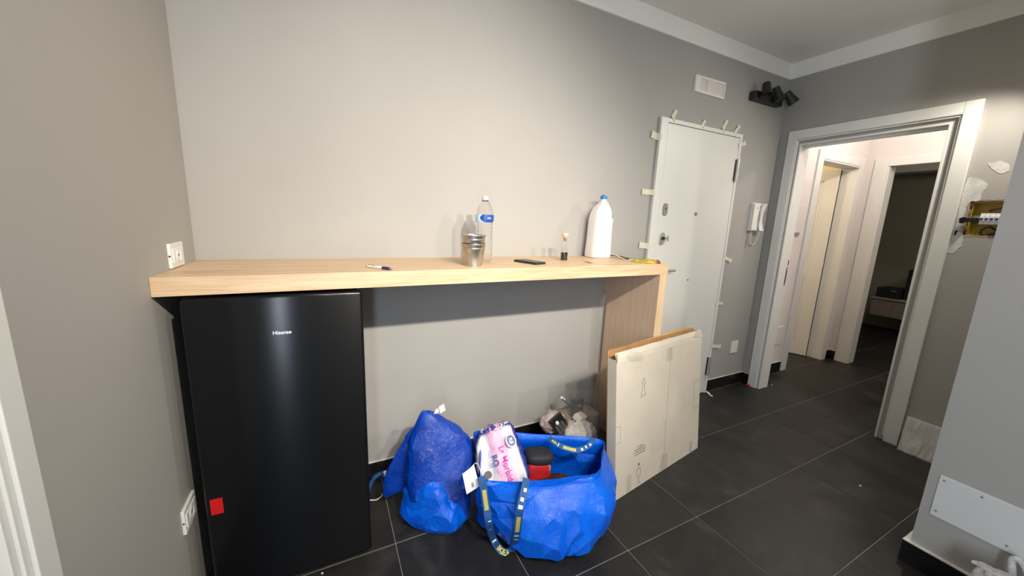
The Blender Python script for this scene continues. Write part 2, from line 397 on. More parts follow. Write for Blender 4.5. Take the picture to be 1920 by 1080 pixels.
# hall and the rooms beyond it
HX = 5.45
bm = BM()
for a, b in [((W_+.12, .015, 0), (4.572, .135, ZC)), ((4.572, .015, 2.05), (5.30, .135, ZC)), ((5.30, .015, 0), (HX+.12, .135, ZC))]: box(bm, a, b)
struct('wall_hall_left', bm, M['hall'], 'white hall wall with the half open cream door')
bm = BM()
for a, b in [((HX, -.158, 0), (HX+.12, .015, ZC)), ((HX, -.90, 2.05), (HX+.12, -.158, ZC)), ((HX, -1.42, 0), (HX+.12, -.90, ZC))]: box(bm, a, b)
struct('wall_hall_far', bm, M['hall'], 'white wall at the end of the hall round the dark opening')
struct('wall_hall_right', B((W_+.12, -1.42, 0), (HX, -1.32, ZC)), M['hall'])
bm = BM(); box(bm, (4.0, 1.9, 0), (HX+.12, 2.0, ZC)); box(bm, (3.9, .135, 0), (4.0, 2.0, ZC)); box(bm, (HX, .135, 0), (HX+.12, 1.9, ZC)); struct('wall_side_room', bm, M['cream'])
struct('ceiling', B((-.12, -3.5, ZC), (HX+.12, 2.0, ZC+.08)), M['ceiling'], 'plain pale grey ceiling')
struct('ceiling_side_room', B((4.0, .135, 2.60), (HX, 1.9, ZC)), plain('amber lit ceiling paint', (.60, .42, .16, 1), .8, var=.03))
bm = BM(); box(bm, (8.0, -2.2, 0), (8.1, 2.0, ZC)); box(bm, (HX+.12, -2.3, 0), (8.1, -2.2, ZC)); box(bm, (HX+.12, 1.6, 0), (8.1, 1.7, ZC))
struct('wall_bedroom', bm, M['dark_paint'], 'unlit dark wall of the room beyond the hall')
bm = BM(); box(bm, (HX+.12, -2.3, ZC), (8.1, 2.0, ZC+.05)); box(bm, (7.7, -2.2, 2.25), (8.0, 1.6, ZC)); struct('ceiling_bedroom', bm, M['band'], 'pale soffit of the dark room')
# white bands at the top of the walls
struct('trim_1', B((0, -.012, ZB), (W_-.012, 0, ZC)), M['band'], 'white painted band along the top of the counter wall')
struct('trim_2', B((W_-.012, -1.4527, ZB), (W_, 0, ZC)), M['band'], 'white painted band above the hall doorway')
# skirting made of black tiles, each its own piece, with a white sealed top edge
def skirt(name, label, a, b, t, n=(0, -1)):
    r = sempty(name, label, (a[0], a[1], 0)); a = Vector(a); b = Vector(b); d = (b-a); L = d.length; d.normalize(); nn = Vector(n)
    k = 0
    while k*.45 < L-.001:
        p = a+d*(k*.45+.001); q = a+d*(min(L, (k+1)*.45)-.001); r2 = q+nn*t
        lo = (min(p.x, r2.x), min(p.y, r2.y), 0); hi = (max(p.x, r2.x), max(p.y, r2.y), HB)
        obj('tile', B(lo, hi, .0012, seg=1), M['basetile'], r); k += 1
    r2 = b+nn*(t-.001)
    obj('top_seal', B((min(a.x, r2.x), min(a.y, r2.y), HB), (max(a.x, r2.x), max(a.y, r2.y), HB+.005), .001, seg=1), M['whitegrout'], r)
skirt('baseboard_back', 'black tile skirting under the counter', (0, 0), (2.0, 0), .010)
skirt('baseboard_right', 'short black tile skirting in the corner by the entrance door', (3.322, 0), (W_, 0), .010)
skirt('baseboard_corner', 'black skirting tile beside the hall doorway', (W_, -.010), (W_, -.070), .010, (-1, 0))
skirt('baseboard_doorway', 'black skirting tile right of the hall doorway', (W_, -1.068), (W_, -1.4527), .010, (-1, 0))
skirt('baseboard_near', 'black tile skirting along the projecting wall', (2.6499, -1.4339), (2.6499, -3.0), .0188, (-1, 0))
skirt('baseboard_near_end', 'black skirting tile across the end of the projecting wall', (2.65, -1.4527), (W_-.012, -1.4527), .0188, (0, 1))
skirt('baseboard_hall', 'black skirting tile on the left wall of the hall', (3.96, .015), (4.485, .015), .010)
skirt('baseboard_hall_end', 'black skirting tile between the two hall openings', (5.372, .015), (HX-.001, .015), .010)
skirt('baseboard_hall_far', 'black skirting tile in the far hall corner', (HX, .004), (HX, -.048), .010, (-1, 0))

# ------------------------------------------------------------------ doors
# entrance door (door_1)
def Dr(name, label, loc): return sempty(name, label, loc)
XE0, XE1, ZE = 2.4562, 3.3167, 2.0864
d1 = Dr('door_1', 'closed white armoured entrance door with taped frame', (2.89, 0, 0))
bm = BM(); box(bm, (XE0, -.022, 0), (XE0+.062, -.001, ZE), .0015); obj('door_frame', bm, M['door'], d1)
obj('door_frame', B((XE1-.026, -.022, 0), (XE1, -.001, ZE), .0015), M['door'], d1)
obj('door_frame', B((XE0+.062, -.022, ZE-.026), (XE1-.026, -.001, ZE), .0015), M['door'], d1)
obj('door_leaf', B((XE0+.0645, -.020, .006), (XE1-.0285, -.002, ZE-.030), .002), M['door'], d1)
obj('gap_shadow_strip', B((XE0-.007, -.004, 0), (XE0, -.0005, ZE)), M['plastic_grey'], d1, label='dark strip standing in for the shadow between frame and wall')  # solid grey strip, the shadow along the frame put in as colour
for z0, z1 in ((1.7426, 1.9081), (.1632, .3278)):
    h = obj('hinge', lathe(lathe(BM(), [(0, z0), (.013, z0), (.013, (z0+z1)/2-.001), (0, (z0+z1)/2-.001)], (XE1-.026, -.030, 0), 20), [(0, (z0+z1)/2+.001), (.013, (z0+z1)/2+.001), (.013, z1), (0, z1)], (XE1-.026, -.030, 0), 20), M['chrome'], d1, smooth=40, label='steel barrel hinge')
    obj('leaf_plate', B((XE1-.047, -.026, z0+.006), (XE1-.037, -.020, z1-.006), .001), M['black'], h)
def pill(w, h, n=16):
    out = []
    for i in range(n+1): a = math.pi*i/n; out.append((w*math.cos(a), h-w+w*math.sin(a)))
    for i in range(n+1): a = math.pi+math.pi*i/n; out.append((w*math.cos(a), -h+w+w*math.sin(a)))
    return out
def wallm(x, z, y=-.02): return Matrix(((1, 0, 0, x), (0, 0, -1, y), (0, 1, 0, z), (0, 0, 0, 1)))   # local x right, y up, z out of the back wall
lk = obj('lock_plate', prism(BM(), pill(.022, .043), 0, .006, wallm(2.578, 1.500), .0015), M['dull_steel'], d1, smooth=40, label='oval grey lock escutcheon')
obj('keyhole', prism(BM(), pill(.003, .008), .0062, .0075, wallm(2.578, 1.505)), M['black'], lk)
ph = obj('peephole', lathe(BM(), [(0, 0), (.014, 0), (.014, .004), (.008, .007), (0, .007)], n=24, M_=wallm(2.90, 1.4854)), M['dull_steel'], d1, smooth=40)
obj('stud', lathe(BM(), [(0, 0), (.007, 0), (.006, .004), (0, .004)], n=16, M_=wallm(2.904, .9926)), M['dull_steel'], d1, smooth=40)
kn = obj('lock_rose', prism(BM(), pill(.024, .044), 0, .009, wallm(2.578, 1.300), .002), M['chrome'], d1, smooth=40, label='polished cylinder rose with thumb turn')
obj('key_cylinder', lathe(BM(), [(0, .009), (.011, .009), (.011, .022), (0, .022)], n=20, M_=wallm(2.574, 1.303)), M['black'], kn, smooth=40)
bm = BM(); lathe(bm, [(0, 0), (.006, 0), (.006, .03), (0, .03)], n=14, M_=wallm(2.594, 1.303, -.026)); box(bm, (2.588, -.064, 1.283), (2.600, -.054, 1.323), .004); obj('thumb_turn', bm, M['chrome'], kn, smooth=40)
lv = obj('handle', lathe(BM(), [(0, 0), (.024, 0), (.024, .008), (.010, .010), (.009, .045), (0, .045)], n=24, M_=wallm(2.575, 1.075)), M['dull_steel'], d1, smooth=40, label='grey lever handle mostly hidden by the counter')
obj('lever', tube(BM(), [(2.575, -.062, 1.075), (2.63, -.064, 1.076), (2.70, -.062, 1.076)], .0085, 12, 12), M['dull_steel'], lv, smooth=50)
# doorway to the hall (door_2): casings, jambs
d2 = Dr('door_2', 'open white doorway to the hall without a door leaf', (W_, -.57, 0))
YL, YR, ZT = -.0742, -1.0654, 2.1638
def casing(y0, y1, s):       # s = +1 when the outer edge is y0 at larger y
    bm = BM(); box(bm, (W_-.020, min(y0, y1), .0), (W_, max(y0, y1), ZT if s < 0 else ZT-.0005), .002)
    return bm
bm = casing(YL, YL-.064, 1); box(bm, (W_-.014, YL-.074, 0), (W_, YL-.064, ZT-.072), .002); cs = obj('casing', bm, M['trim'], d2)
obj('casing', casing(YR, YR+.070, -1), M['trim'], d2)
obj('inner_step', B((W_-.013, YR+.070, .035), (W_, YR+.082, ZT-.070), .002), M['trim'], d2)
obj('casing', B((W_-.0195, YR+.0705, ZT-.068), (W_, YL-.0645, ZT-.0005), .002), M['trim'], d2, label='top casing board')
obj('inner_step', B((W_-.013, YR+.082, ZT-.080), (W_, YL-.074, ZT-.069), .002), M['trim'], d2)
obj('jamb', B((W_-.006, -.168, 0), (W_+.125, -.1565, 2.062), .0015), M['trim'], d2)
obj('jamb', B((W_-.006, -.958, 0), (W_+.125, -.946, 2.062), .0015), M['trim'], d2)
obj('jamb', B((W_-.006, -.946, 2.05), (W_+.125, -.168, 2.0615), .0015), M['trim'], d2, label='head lining')
obj('door_stop', B((W_+.045, -.946, 0), (W_+.085, -.932, 2.05), .002), M['trim'], d2)
obj('door_stop', B((W_+.045, -.932, 2.036), (W_+.085, -.168, 2.05), .002), M['trim'], d2)
st = obj('strike_plate', B((W_+.094, -.1700, .93), (W_+.114, -.1680, 1.085), .0008), M['dull_steel'], d2, label='dark strike plate')
obj('latch_slot', B((W_+.099, -.1708, .95), (W_+.109, -.1700, 1.06)), M['black'], st)
obj('red_mark', B((W_+.104, -.1700, 1.10), (W_+.114, -.1682, 1.145)), plain('dark red mark', (.12, .008, .008, 1), .5), d2)
# hall side casings
obj('casing', B((W_+.12, -.158, 0), (W_+.135, -.09, 2.13), .002), M['trim'], d2); obj('casing', B((W_+.12, -1.03, 0), (W_+.135, -.957, 2.13), .002), M['trim'], d2)
# door_3: half open cream door on the left of the hall
d3 = Dr('door_3', 'half open white panelled door on the left of the hall', (4.93, .015, 0))
obj('casing', B((4.490, 0.0, 0), (4.582, .015, 2.125), .002), M['trim'], d3)
obj('casing', B((5.290, 0.0, 0), (5.368, .015, 2.125), .002), M['trim'], d3)
obj('casing', B((4.582, 0.0, 2.050), (5.290, .015, 2.125), .002), M['trim'], d3)
obj('jamb', B((4.572, .005, 0), (4.588, .145, 2.05), .001), M['trim'], d3)
obj('jamb', B((5.286, .005, 0), (5.30, .145, 2.05), .001), M['trim'], d3)
obj('jamb', B((4.588, .005, 2.036), (5.286, .145, 2.05), .001), M['trim'], d3)
hd = Vector((5.165-5.311, .3-.149, 0)); hd = Vector((-.411, .911, 0)).normalized()
LM = Matrix.Translation((5.283, .150, 0)) @ Matrix(((hd.x, -hd.y, 0, 0), (hd.y, hd.x, 0, 0), (0, 0, 1, 0), (0, 0, 0, 1)))
bm = BM()
for a, b in [((0, 0, .008), (.12, .04, 2.03)), ((.60, 0, .008), (.70, .04, 2.03)), ((.12, 0, 1.92), (.60, .04, 2.03)), ((.12, 0, .90), (.60, .04, 1.02)), ((.12, 0, .008), (.60, .04, .18)), ((.12, .012, .18), (.60, .028, .90)), ((.12, .012, 1.02), (.60, .028, 1.92))]: box(bm, a, b, .001, LM, 1)
lf = obj('door_leaf', bm, plain('cream white door lacquer', (.76, .72, .60, 1), .4, var=.02, bump=.02), d3)
for a, b in [((.12, .028, 1.90), (.60, .038, 1.92)), ((.12, .028, .18), (.60, .038, .20)), ((.12, .028, .18), (.14, .038, .90)), ((.12, .028, 1.02), (.14, .038, 1.92))]: obj('bead', B(a, b, .003, LM), M['trim'], lf)
obj('hinge_shadow_strip', B((5.2838, .142, .005), (5.2862, .1515, 2.03)), M['black'], d3)  # solid black strip painted in as the shade between leaf and jamb
for z in (.22, 1.05, 1.86): obj('hinge', lathe(BM(), [(0, z-.03), (.008, z-.03), (.008, z+.03), (0, z+.03)], (5.279, .152, 0), 14), M['dull_steel'], d3, smooth=40)
# door_4: opening to the dark room
d4 = Dr('door_4', 'white cased opening to the dark room at the end of the hall', (HX, -.53, 0))
obj('casing', B((HX-.015, -.160, 0), (HX, -.052, 2.125), .002), M['trim'], d4)
obj('casing', B((HX-.015, -1.0, 0), (HX, -.90, 2.125), .002), M['trim'], d4)
obj('casing', B((HX-.015, -.90, 2.050), (HX, -.160, 2.125), .002), M['trim'], d4)
obj('jamb', B((HX-.005, -.172, 0), (HX+.125, -.158, 2.05), .001), M['trim'], d4); obj('jamb', B((HX-.005, -.90, 0), (HX+.125, -.888, 2.05), .001), M['trim'], d4)
# door_5: white door at the far left of the picture
d5 = Dr('door_5', 'white door and casing at the left edge of the room', (0, -1.45, 0))
obj('casing', B((0, -1.066, 0), (.014, -1.0175, 2.17), .002), M['trim'], d5); obj('casing_step', B((0, -1.081, 0), (.008, -1.067, 2.155), .0015), M['trim'], d5)
obj('jamb', B((-.10, -1.095, 0), (.003, -1.082, 2.10), .001), M['trim'], d5)
obj('door_leaf', B((-.052, -1.945, .008), (-.012, -1.098, 2.09), .002), M['door'], d5)
obj('casing', B((0, -2.00, 0), (.014, -1.95, 2.17), .002), M['trim'], d5); obj('casing', B((0, -1.95, 2.10), (.014, -1.067, 2.17), .002), M['trim'], d5)

# bits of masking tape round the entrance door frame
def tape(u0, v0, u1, v1, w, label, curl=.006, y=-.006):
    a = at(u0, v0, 1, -.004); b = at(u1, v1, 1, -.0235)
    if u0 == u1 and v0 == v1: b.z -= .03
    d = (b-a).normalized(); side = d.cross(Vector((0, 1, 0))).normalized(); t = bmesh.new(); rows_ = []
    for i in range(9):
        f = i/8; p = a.lerp(b, f); p.y = -.0015-curl*(1-f)**2 if f < .7 else -.0015-curl*.09-(.0225-curl*.09)*min(1, (f-.7)/.2)
        ww = w*(.5+.06*math.sin(i*2.1)); rows_.append([t.verts.new(p-side*ww), t.verts.new(p+side*ww)])
    for r0, r1 in zip(rows_, rows_[1:]): t.faces.new((r0[0], r0[1], r1[1], r1[0]))
    ext = bmesh.ops.extrude_face_region(t, geom=t.faces[:]); 
    for e in ext['geom']:
        if isinstance(e, bmesh.types.BMVert): e.co += Vector((0, -.0006, 0))
    bm = BM(); merge(bm, t); o = obj('masking_tape', bm, M['tape'], loc=a); tag(o, label, 'tape', 'masking tape strips round the entrance door'); return o
tape(1268, 207, 1263, 226, .030, 'tall tape strip above the left end of the entrance door frame')
tape(1322, 226, 1319, 240, .026, 'short tape stub above the middle of the door frame')
tape(1363, 226, 1357, 249, .028, 'curled tape strip above the frame, third from its left end')
tape(1385, 236, 1379, 256, .026, 'bent tape strip at the top right corner of the door frame', .012)
tape(1221, 251, 1241, 257, .045, 'tape strip left of the door frame near its top')
tape(1203, 359, 1229, 361, .036, 'long tape strip left of the frame level with the upper lock')
tape(1198, 459, 1219, 462, .040, 'tape strip left of the frame just above the yellow packet')
tape(1398, 268, 1385, 274, .030, 'small tape stub right of the frame above the upper hinge')
tape(1369, 489, 1357, 480, .026, 'tape strip curling off the right frame below the intercom', .016)
tape(1353, 568, 1342, 570, .024, 'small curled tape on the right frame at mid height', .014)
tape(1348, 648, 1333, 651, .030, 'tape strip sticking out right of the frame above the lower hinge', .020)
bm = BM(); t = bmesh.new(); P = [at(1317, 733, 1, -.024), at(1324, 734, 1, -.035), at(1330, 739, 1, -.055), at(1335, 744, 2, .003)]
P = catmull(P, 10); rr = [[t.verts.new(p+Vector((-.012, .004, .004))), t.verts.new(p+Vector((.012, -.004, -.001 if p.z > .01 else 0)))] for p in P]
for a, b in zip(rr, rr[1:]): t.faces.new((a[0], a[1], b[1], b[0]))
ext = bmesh.ops.extrude_face_region(t, geom=t.faces[:])
for e in ext['geom']:
    if isinstance(e, bmesh.types.BMVert): e.co += Vector((0, -.0004, .0007))
merge(bm, t); o = obj('masking_tape', bm, M['tape'], loc=(3.3, -.03, 0)); tag(o, 'tape tail peeling from the foot of the door frame onto the floor', 'tape', 'masking tape strips round the entrance door')
# ================================================================== COUNTER AND FRIDGE
HS, DC, LC = 1.1823, .4557, 2.1588
ct = thing('wooden_counter', 'pale oak breakfast counter fixed along the wall with one end panel', 'counter', (1.08, -.228, 0))
obj('countertop', B((.0008, -DC, HS-.0584), (LC, -.0008, HS), .0012), M['oak'], ct)
px0, px1 = LC-.0565, LC-.003
prof = [(-DC+.004, .0), (-.012, 0), (-.012, .10), (-.001, .10), (-.001, .365), (-.046, .385), (-.046, .945), (-.001, .965), (-.001, HS-.0588), (-DC+.004, HS-.0588)]
PM = Matrix(((0, 0, 1, 0), (1, 0, 0, 0), (0, 1, 0, 0), (0, 0, 0, 1)))
obj('end_panel', prism(BM(), prof, px0, px1, PM), M['oak_v'], ct)
obj('edge_strip', B((px0, -DC+.0002, 0), (px1, -DC+.0036, HS-.0586), .0008, seg=1), M['oak_edge'], ct, label='lighter front edge of the end panel')
fr = thing('fridge', 'tall narrow black fridge standing under the left end of the counter', 'fridge', (.32, -.27, 0))
obj('cabinet', B((.066, -.416, .028), (.571, -.035, 1.095), .006), M['blackplastic'], fr)
t = bmesh.new(); bmesh.ops.create_cube(t, size=1)
for v in t.verts: v.co = Vector((.3195+v.co.x*.515, -.4425+v.co.y*.041, .5645+v.co.z*1.099))
bmesh.ops.bevel(t, geom=t.edges[:], offset=.011, segments=4, affect='EDGES', profile=.5)
bm = BM(); merge(bm, t); dr = obj('door', bm, M['fridge'], fr, smooth=50)
obj('gasket', B((.072, -.4225, .05), (.566, -.4155, 1.090)), M['black'], fr)
def fwall(x, z, y=-.4632): return wallm(x, z, y)
obj('maker_lettering', text(BM(), 'Hisense', .0172, M_=fwall(*[at(529, 623.5, 1, -.463)[i] for i in (0, 2)]), depth=.0003, bold=.0003), M['plastic_grey'] if False else plain('silver lettering', (.85, .86, .90, 1), .3, .2, var=.01, bump=0), dr, label='silver lettering Hisense')
obj('sticker', B((.0765, -.4639, .365), (.1110, -.4631, .424), .0002, seg=1), M['red'], dr, label='plain red square sticker')
obj('kick_plate', B((.08, -.412, .004), (.56, -.400, .030)), M['black'], fr)
for x in (.11, .53):
    for y in (-.36, -.08): obj('foot', lathe(BM(), [(0, 0), (.017, 0), (.017, .012), (.009, .014), (.009, .029), (0, .029)], (x, y, 0), 16), M['black'], fr, smooth=40)
obj('top_hinge', B((.50, -.43, 1.0955), (.56, -.37, 1.108), .003), M['black'], fr)

# ================================================================== THINGS ON THE COUNTER
# bottle
bx, by = 1.148, -.222
bt = thing('water_bottle', 'clear plastic water bottle with a blue label behind the zinc buckets', 'bottle', (bx, by, HS))
pr = [(0, .002), (.030, .0), (.040, .006), (.0415, .014)]
z = .02
while z < .165: pr += [(.0418, z), (.0392, z+.006), (.0418, z+.012)]; z += .0145
pr += [(.0405, .178), (.0425, .190), (.0425, .225), (.0405, .240), (.033, .262), (.021, .283), (.0138, .293), (.0138, .300), (.0125, .300)]
inner = [(r-.0007 if r > .003 else 0, zz+.001) for r, zz in pr]
bm = lathe(BM(), pr+[(r, zz) for r, zz in inner[::-1] if r >= 0][1:], (bx, by, HS+.0004), 48); obj('bottle_body', bm, M['pet'], bt, smooth=60)
def m_label():
    n = N('blue bottle label'); tc = n.n('ShaderNodeTexCoord'); sx = n.n('ShaderNodeSeparateXYZ'); n.l(tc.outputs['Generated'], sx.inputs[0])
    g = n.n('ShaderNodeTexGradient', gradient_type='SPHERICAL'); mp = n.n('ShaderNodeMapping'); n.l(tc.outputs['Generated'], mp.inputs[0]); mp.inputs['Location'].default_value = (-1.05, 0, -.72); mp.inputs['Scale'].default_value = (1.95, 0, 1.30)
    n.l(mp.outputs[0], g.inputs[0]); c = n.ramp(g.outputs[1], [(.0, (.45, .66, .80, 1)), (.12, (.62, .78, .88, 1)), (.16, (.01, .06, .32, 1)), (1, (.015, .09, .42, 1))])
    n.set(c, .3); return n.m
lb = obj('label', lathe(BM(), [(.0429, .190), (.0431, .191), (.0431, .224), (.0429, .225)], (bx, by, HS+.0004), 48), m_label(), bt, smooth=60, label='blue and white paper label')
lay = lambda a, z, r: Vector((bx+r*math.sin(a), by-r*math.cos(a), HS+z))
for i, (wd, zz) in enumerate([(.016, .211), (.024, .2065)]):
    t = bmesh.new(); q = [[t.verts.new(lay(.12+k*wd/.0431/8, zz+dz, .0434)) for dz in (0, .0017)] for k in range(-4, 5)]
    for a, b in zip(q, q[1:]): t.faces.new((a[0], b[0], b[1], a[1]))
    bm = BM(); merge(bm, t); obj('label_print', bm, M['white_print'], lb)
obj('cap', lathe(BM(), [(.0148, .292), (.0152, .293), (.0152, .309), (.0140, .311), (0, .311)], (bx, by, HS+.0004), 32), plain('clear white cap', (.75, .76, .78, 1), .3, bump=0, Transmission_Weight=.3), bt, smooth=40)
obj('cap_ring', lathe(BM(), [(.0139, .286), (.0160, .286), (.0160, .2905), (.0139, .2905)], (bx, by, HS+.0004), 32), plain('grey tamper ring', (.22, .24, .30, 1), .4), bt, smooth=40)
# nested buckets
def bucket(z, label, seed):
    cx, cy = 1.047, -.342
    o = thing('zinc_bucket', label, 'bucket', (cx, cy, HS+z), group='small zinc buckets stacked on the counter')
    p = [(0, .003), (.0385, .003), (.0395, 0), (.0405, .0005), (.0405, .004), (.0505, .074), (.0512, .0755), (.0512, .078), (.0508, .079), (.0535, .0935), (.0545, .0935), (.0550, .0950), (.0545, .0968), (.0530, .0965), (.0500, .078), (.0392, .0055), (0, .0050)]
    obj('bucket_body', lathe(BM(), p, (cx, cy, HS+z), 64), M['zinc'], o, smooth=30)
    obj('rolled_rim', lathe(BM(), [(.0540, .0935), (.0556, .0940), (.0560, .0955), (.0552, .0972), (.0537, .0972), (.0530, .0955)], (cx, cy, HS+z), 64), M['zinc'], o, smooth=60)
    return o
bucket(.0003, 'lower zinc bucket of the nested pair, standing on the counter', 1)
bucket(.0385, 'upper zinc bucket nested inside the other one', 2)
# small glass flask with cork
fx, fy = 1.624, -.213
fl = thing('glass_vial', 'small corked glass vial with dark liquid between phone and white jug', 'bottle', (fx, fy, HS))
gp = [(0, 0), (.0185, 0), (.0205, .003), (.0205, .042), (.019, .050), (.0115, .085), (.0095, .100), (.0095, .118), (.0110, .121)]
ip = [(max(r-.0014, 0), z+.0016) for r, z in gp]; ip[0] = (0, .0018)
obj('glass_body', lathe(BM(), gp+[(r, min(z, .121)) for r, z in ip[::-1]], (fx, fy, HS+.0003), 40), M['glass'], fl, smooth=50)
obj('liquid', lathe(BM(), [(0, .0024), (.0176, .0024), (.0186, .005), (.0187, .043), (0, .043)], (fx, fy, HS), 40), M['liquid'], fl, smooth=40)
ck = obj('cork', lathe(BM(), [(0, .104), (.0072, .104), (.0090, .1215), (.0120, .1225), (.0120, .132), (0, .132)], (fx, fy, HS), 24), M['cork'], fl, smooth=40)
obj('stopper_head', lathe(BM(), [(0, .1322), (.0145, .1322), (.0155, .134), (.0155, .144), (.0140, .1465), (0, .147)], (fx, fy, HS), 28), M['corktop'], ck, smooth=40)
# white jug
jx, jy = 1.955, -.092
jg = thing('white_jug', 'large white plastic jug with a blue cap by the entrance door', 'jug', (jx, jy, HS))
lev = [(0, -.066, .066, .052), (.004, -.071, .071, .057), (.03, -.072, .071, .058), (.10, -.067, .068, .057), (.20, -.063, .068, .056), (.228, -.062, .071, .056), (.234, -.061, .070, .055), (.240, -.060, .058, .053),
       (.262, -.056, .052, .050), (.285, -.046, .047, .046), (.305, -.033, .043, .041), (.320, -.018, .041, .034), (.330, -.008, .038, .026), (.336, -.002, .032, .019), (.338, -.002, .030, .018), (.350, -.002, .030, .018)]
t = bmesh.new(); rs = []
for z, x0, x1, ry in lev:
    ring = []; cx = (x0+x1)/2; rx = (x1-x0)/2; sq = 2.0 if z < .3 else 2.0-(z-.3)/.036*2; sq = max(sq, 0)
    for i in range(56):
        a = 2*math.pi*i/56; k = 1/((abs(math.cos(a))**(2+sq)+abs(math.sin(a))**(2+sq))**(1/(2+sq)))
        ring.append(t.verts.new((jx+cx+rx*k*math.cos(a), jy+ry*k*math.sin(a), HS+.0004+z)))
    rs.append(ring)
rs = [[t.verts.new((jx, jy, HS+.002))]]+rs+[[t.verts.new((jx+.014, jy, HS+.351))]]
skin(t, rs); bm = BM(); merge(bm, t); obj('jug_body', bm, M['milk'], jg, smooth=38)
obj('grip', tube(BM(), [(jx+.040, jy-.040, HS+.240), (jx+.038, jy-.042, HS+.262), (jx+.034, jy-.040, HS+.285), (jx+.026, jy-.034, HS+.305)], .008, 12, 16), M['milk'], jg, smooth=50, label='moulded grip on the shoulder')
obj('moulded_crease', tube(BM(), [(jx-.024, jy-.0505, HS+.226), (jx+.01, jy-.0528, HS+.231), (jx+.034, jy-.0520, HS+.240)], .0035, 8, 10), M['milk'], jg, smooth=60)
jc = obj('cap', lathe(BM(), [(0, .3495), (.0195, .3495), (.0200, .351), (.0200, .366), (.0185, .368), (0, .368)], (jx+.014, jy, HS), 40), M['bluecap'], jg, smooth=40, label='blue screw cap')
obj('pull_tab', B((jx+.006, jy-.004, HS+.368), (jx+.016, jy+.004, HS+.376), .002), M['bluecap'], jc)
# phone
a, b, c_, d_ = at(967, 490, 2, HS), at(990, 498.5, 2, HS), at(1019, 496, 2, HS), at(996, 488, 2, HS)
ctr = (a+b+c_+d_)/4; ctr.z = HS; ux = ((c_-b)+(d_-a)); ux.z = 0
PMx = frame_m(ctr+Vector((0, 0, .0003)), ux, Vector((0, 1, 0)))
ph = thing('mobile_phone', 'dark grey mobile phone lying flat on the counter', 'phone', W=PMx)
obj('phone_case', B((-.037, -.075, 0), (.037, .075, .010), .004, PMx), M['black'], ph, smooth=50)
obj('phone_back', B((-.0345, -.0725, .0098), (.0345, .0725, .0108), .0003, PMx), plain('slate phone back', (.06, .06, .058, 1), .4, bump=0), ph)
# pen
pa, pb = at(687, 498.5, 2, HS+.006), at(737, 504.5, 2, HS+.006); pd = (pb-pa).normalized()
PP = frame_m(pa, pd, (0, 0, 1)); pn = thing('ballpoint_pen', 'white ballpoint pen with a dark purple grip lying on the counter', 'pen', W=PP)
def along(bm, prof): return lathe(bm, prof, M_=PP @ Matrix.Rotation(math.pi/2, 4, 'Y'), n=20)
L = (pb-pa).length; s = L/.13
obj('barrel', along(BM(), [(0, .006*s), (.0042, .006*s), (.0050, .012*s), (.0052, .082*s), (0, .082*s)]), M['plastic'], pn, smooth=40)
obj('grip', along(BM(), [(.0040, .078*s), (.0060, .081*s), (.0062, .100*s), (.0052, .116*s), (0, .116*s)]), M['purple'], pn, smooth=40)
obj('tip', along(BM(), [(.0048, .115*s), (.0038, .122*s), (.0010, .129*s), (0, .130*s)]), M['dull_steel'], pn, smooth=40)
obj('push_button', along(BM(), [(0, -.002*s), (.0026, -.002*s), (.0026, .008*s), (0, .008*s)]), M['dull_steel'], pn, smooth=40)
obj('pen_clip', B((.008, .0052, -.0012), (.045, .0064, .0012), .0004, PP), M['black'], pn)
obj('print', B((.040, .0020, .0046), (.062, .0026, .0050), M_=PP), M['ink'], pn)
# pencil stub (short dark sliver)
pa, pb = at(1096, 490.5, 2, HS+.002), at(1111, 493.5, 2, HS+.002)
o = obj('wood_splinter', tube(BM(), [pa, pa.lerp(pb, .5)+Vector((0, .001, .0005)), pb], lambda f: .0022*(1-abs(f-.5)*1.2), 8, 8), plain('brown wood sliver', (.22, .12, .05, 1), .8), loc=pa); tag(o, 'tiny brown splinter lying on the counter in front of the jug', 'splinter')
# folded paper strip, black cable, white bits
P0 = Vector((2.040, -.045, HS+.030)); P1 = Vector((2.045, -.235, HS+.001))
t = bmesh.new(); rr = []
for i in range(9):
    f = i/8; p = P0.lerp(P1, f); p.z += .004*math.sin(f*math.pi); s2 = Vector((.014*(1-.4*abs(f-.5)), .002, -.004)); rr.append([t.verts.new(p-s2), t.verts.new(p+Vector((0, 0, .003))), t.verts.new(p+s2)])
for q0, q1 in zip(rr, rr[1:]): t.faces.new((q0[0], q0[1], q1[1], q1[0])); t.faces.new((q0[1], q0[2], q1[2], q1[1]))
ext = bmesh.ops.extrude_face_region(t, geom=t.faces[:])
for e in ext['geom']:
    if isinstance(e, bmesh.types.BMVert): e.co += Vector((0, 0, .0012))
bm = BM(); merge(bm, t); o = obj('folded_paper', bm, M['plastic'], loc=P1); tag(o, 'folded strip of white paper leaning at the foot of the jug', 'paper')
cb = thing('black_cable', 'thin black cable lying between the jug and the yellow packet', 'cable', (2.08, -.17, HS))
obj('wire', tube(BM(), [(2.035, -.062, HS+.004), (2.06, -.10, HS+.012), (2.085, -.15, HS+.008), (2.10, -.20, HS+.004), (2.085, -.25, HS+.003), (2.06, -.27, HS+.003), (2.05, -.23, HS+.008), (2.09, -.14, HS+.012), (2.13, -.13, HS+.004)], .0025, 8, 50), M['black'], cb, smooth=60)
obj('plug', B((2.045, -.30, HS+.0003), (2.062, -.262, HS+.007), .002), M['plastic'], cb, label='small white connector')
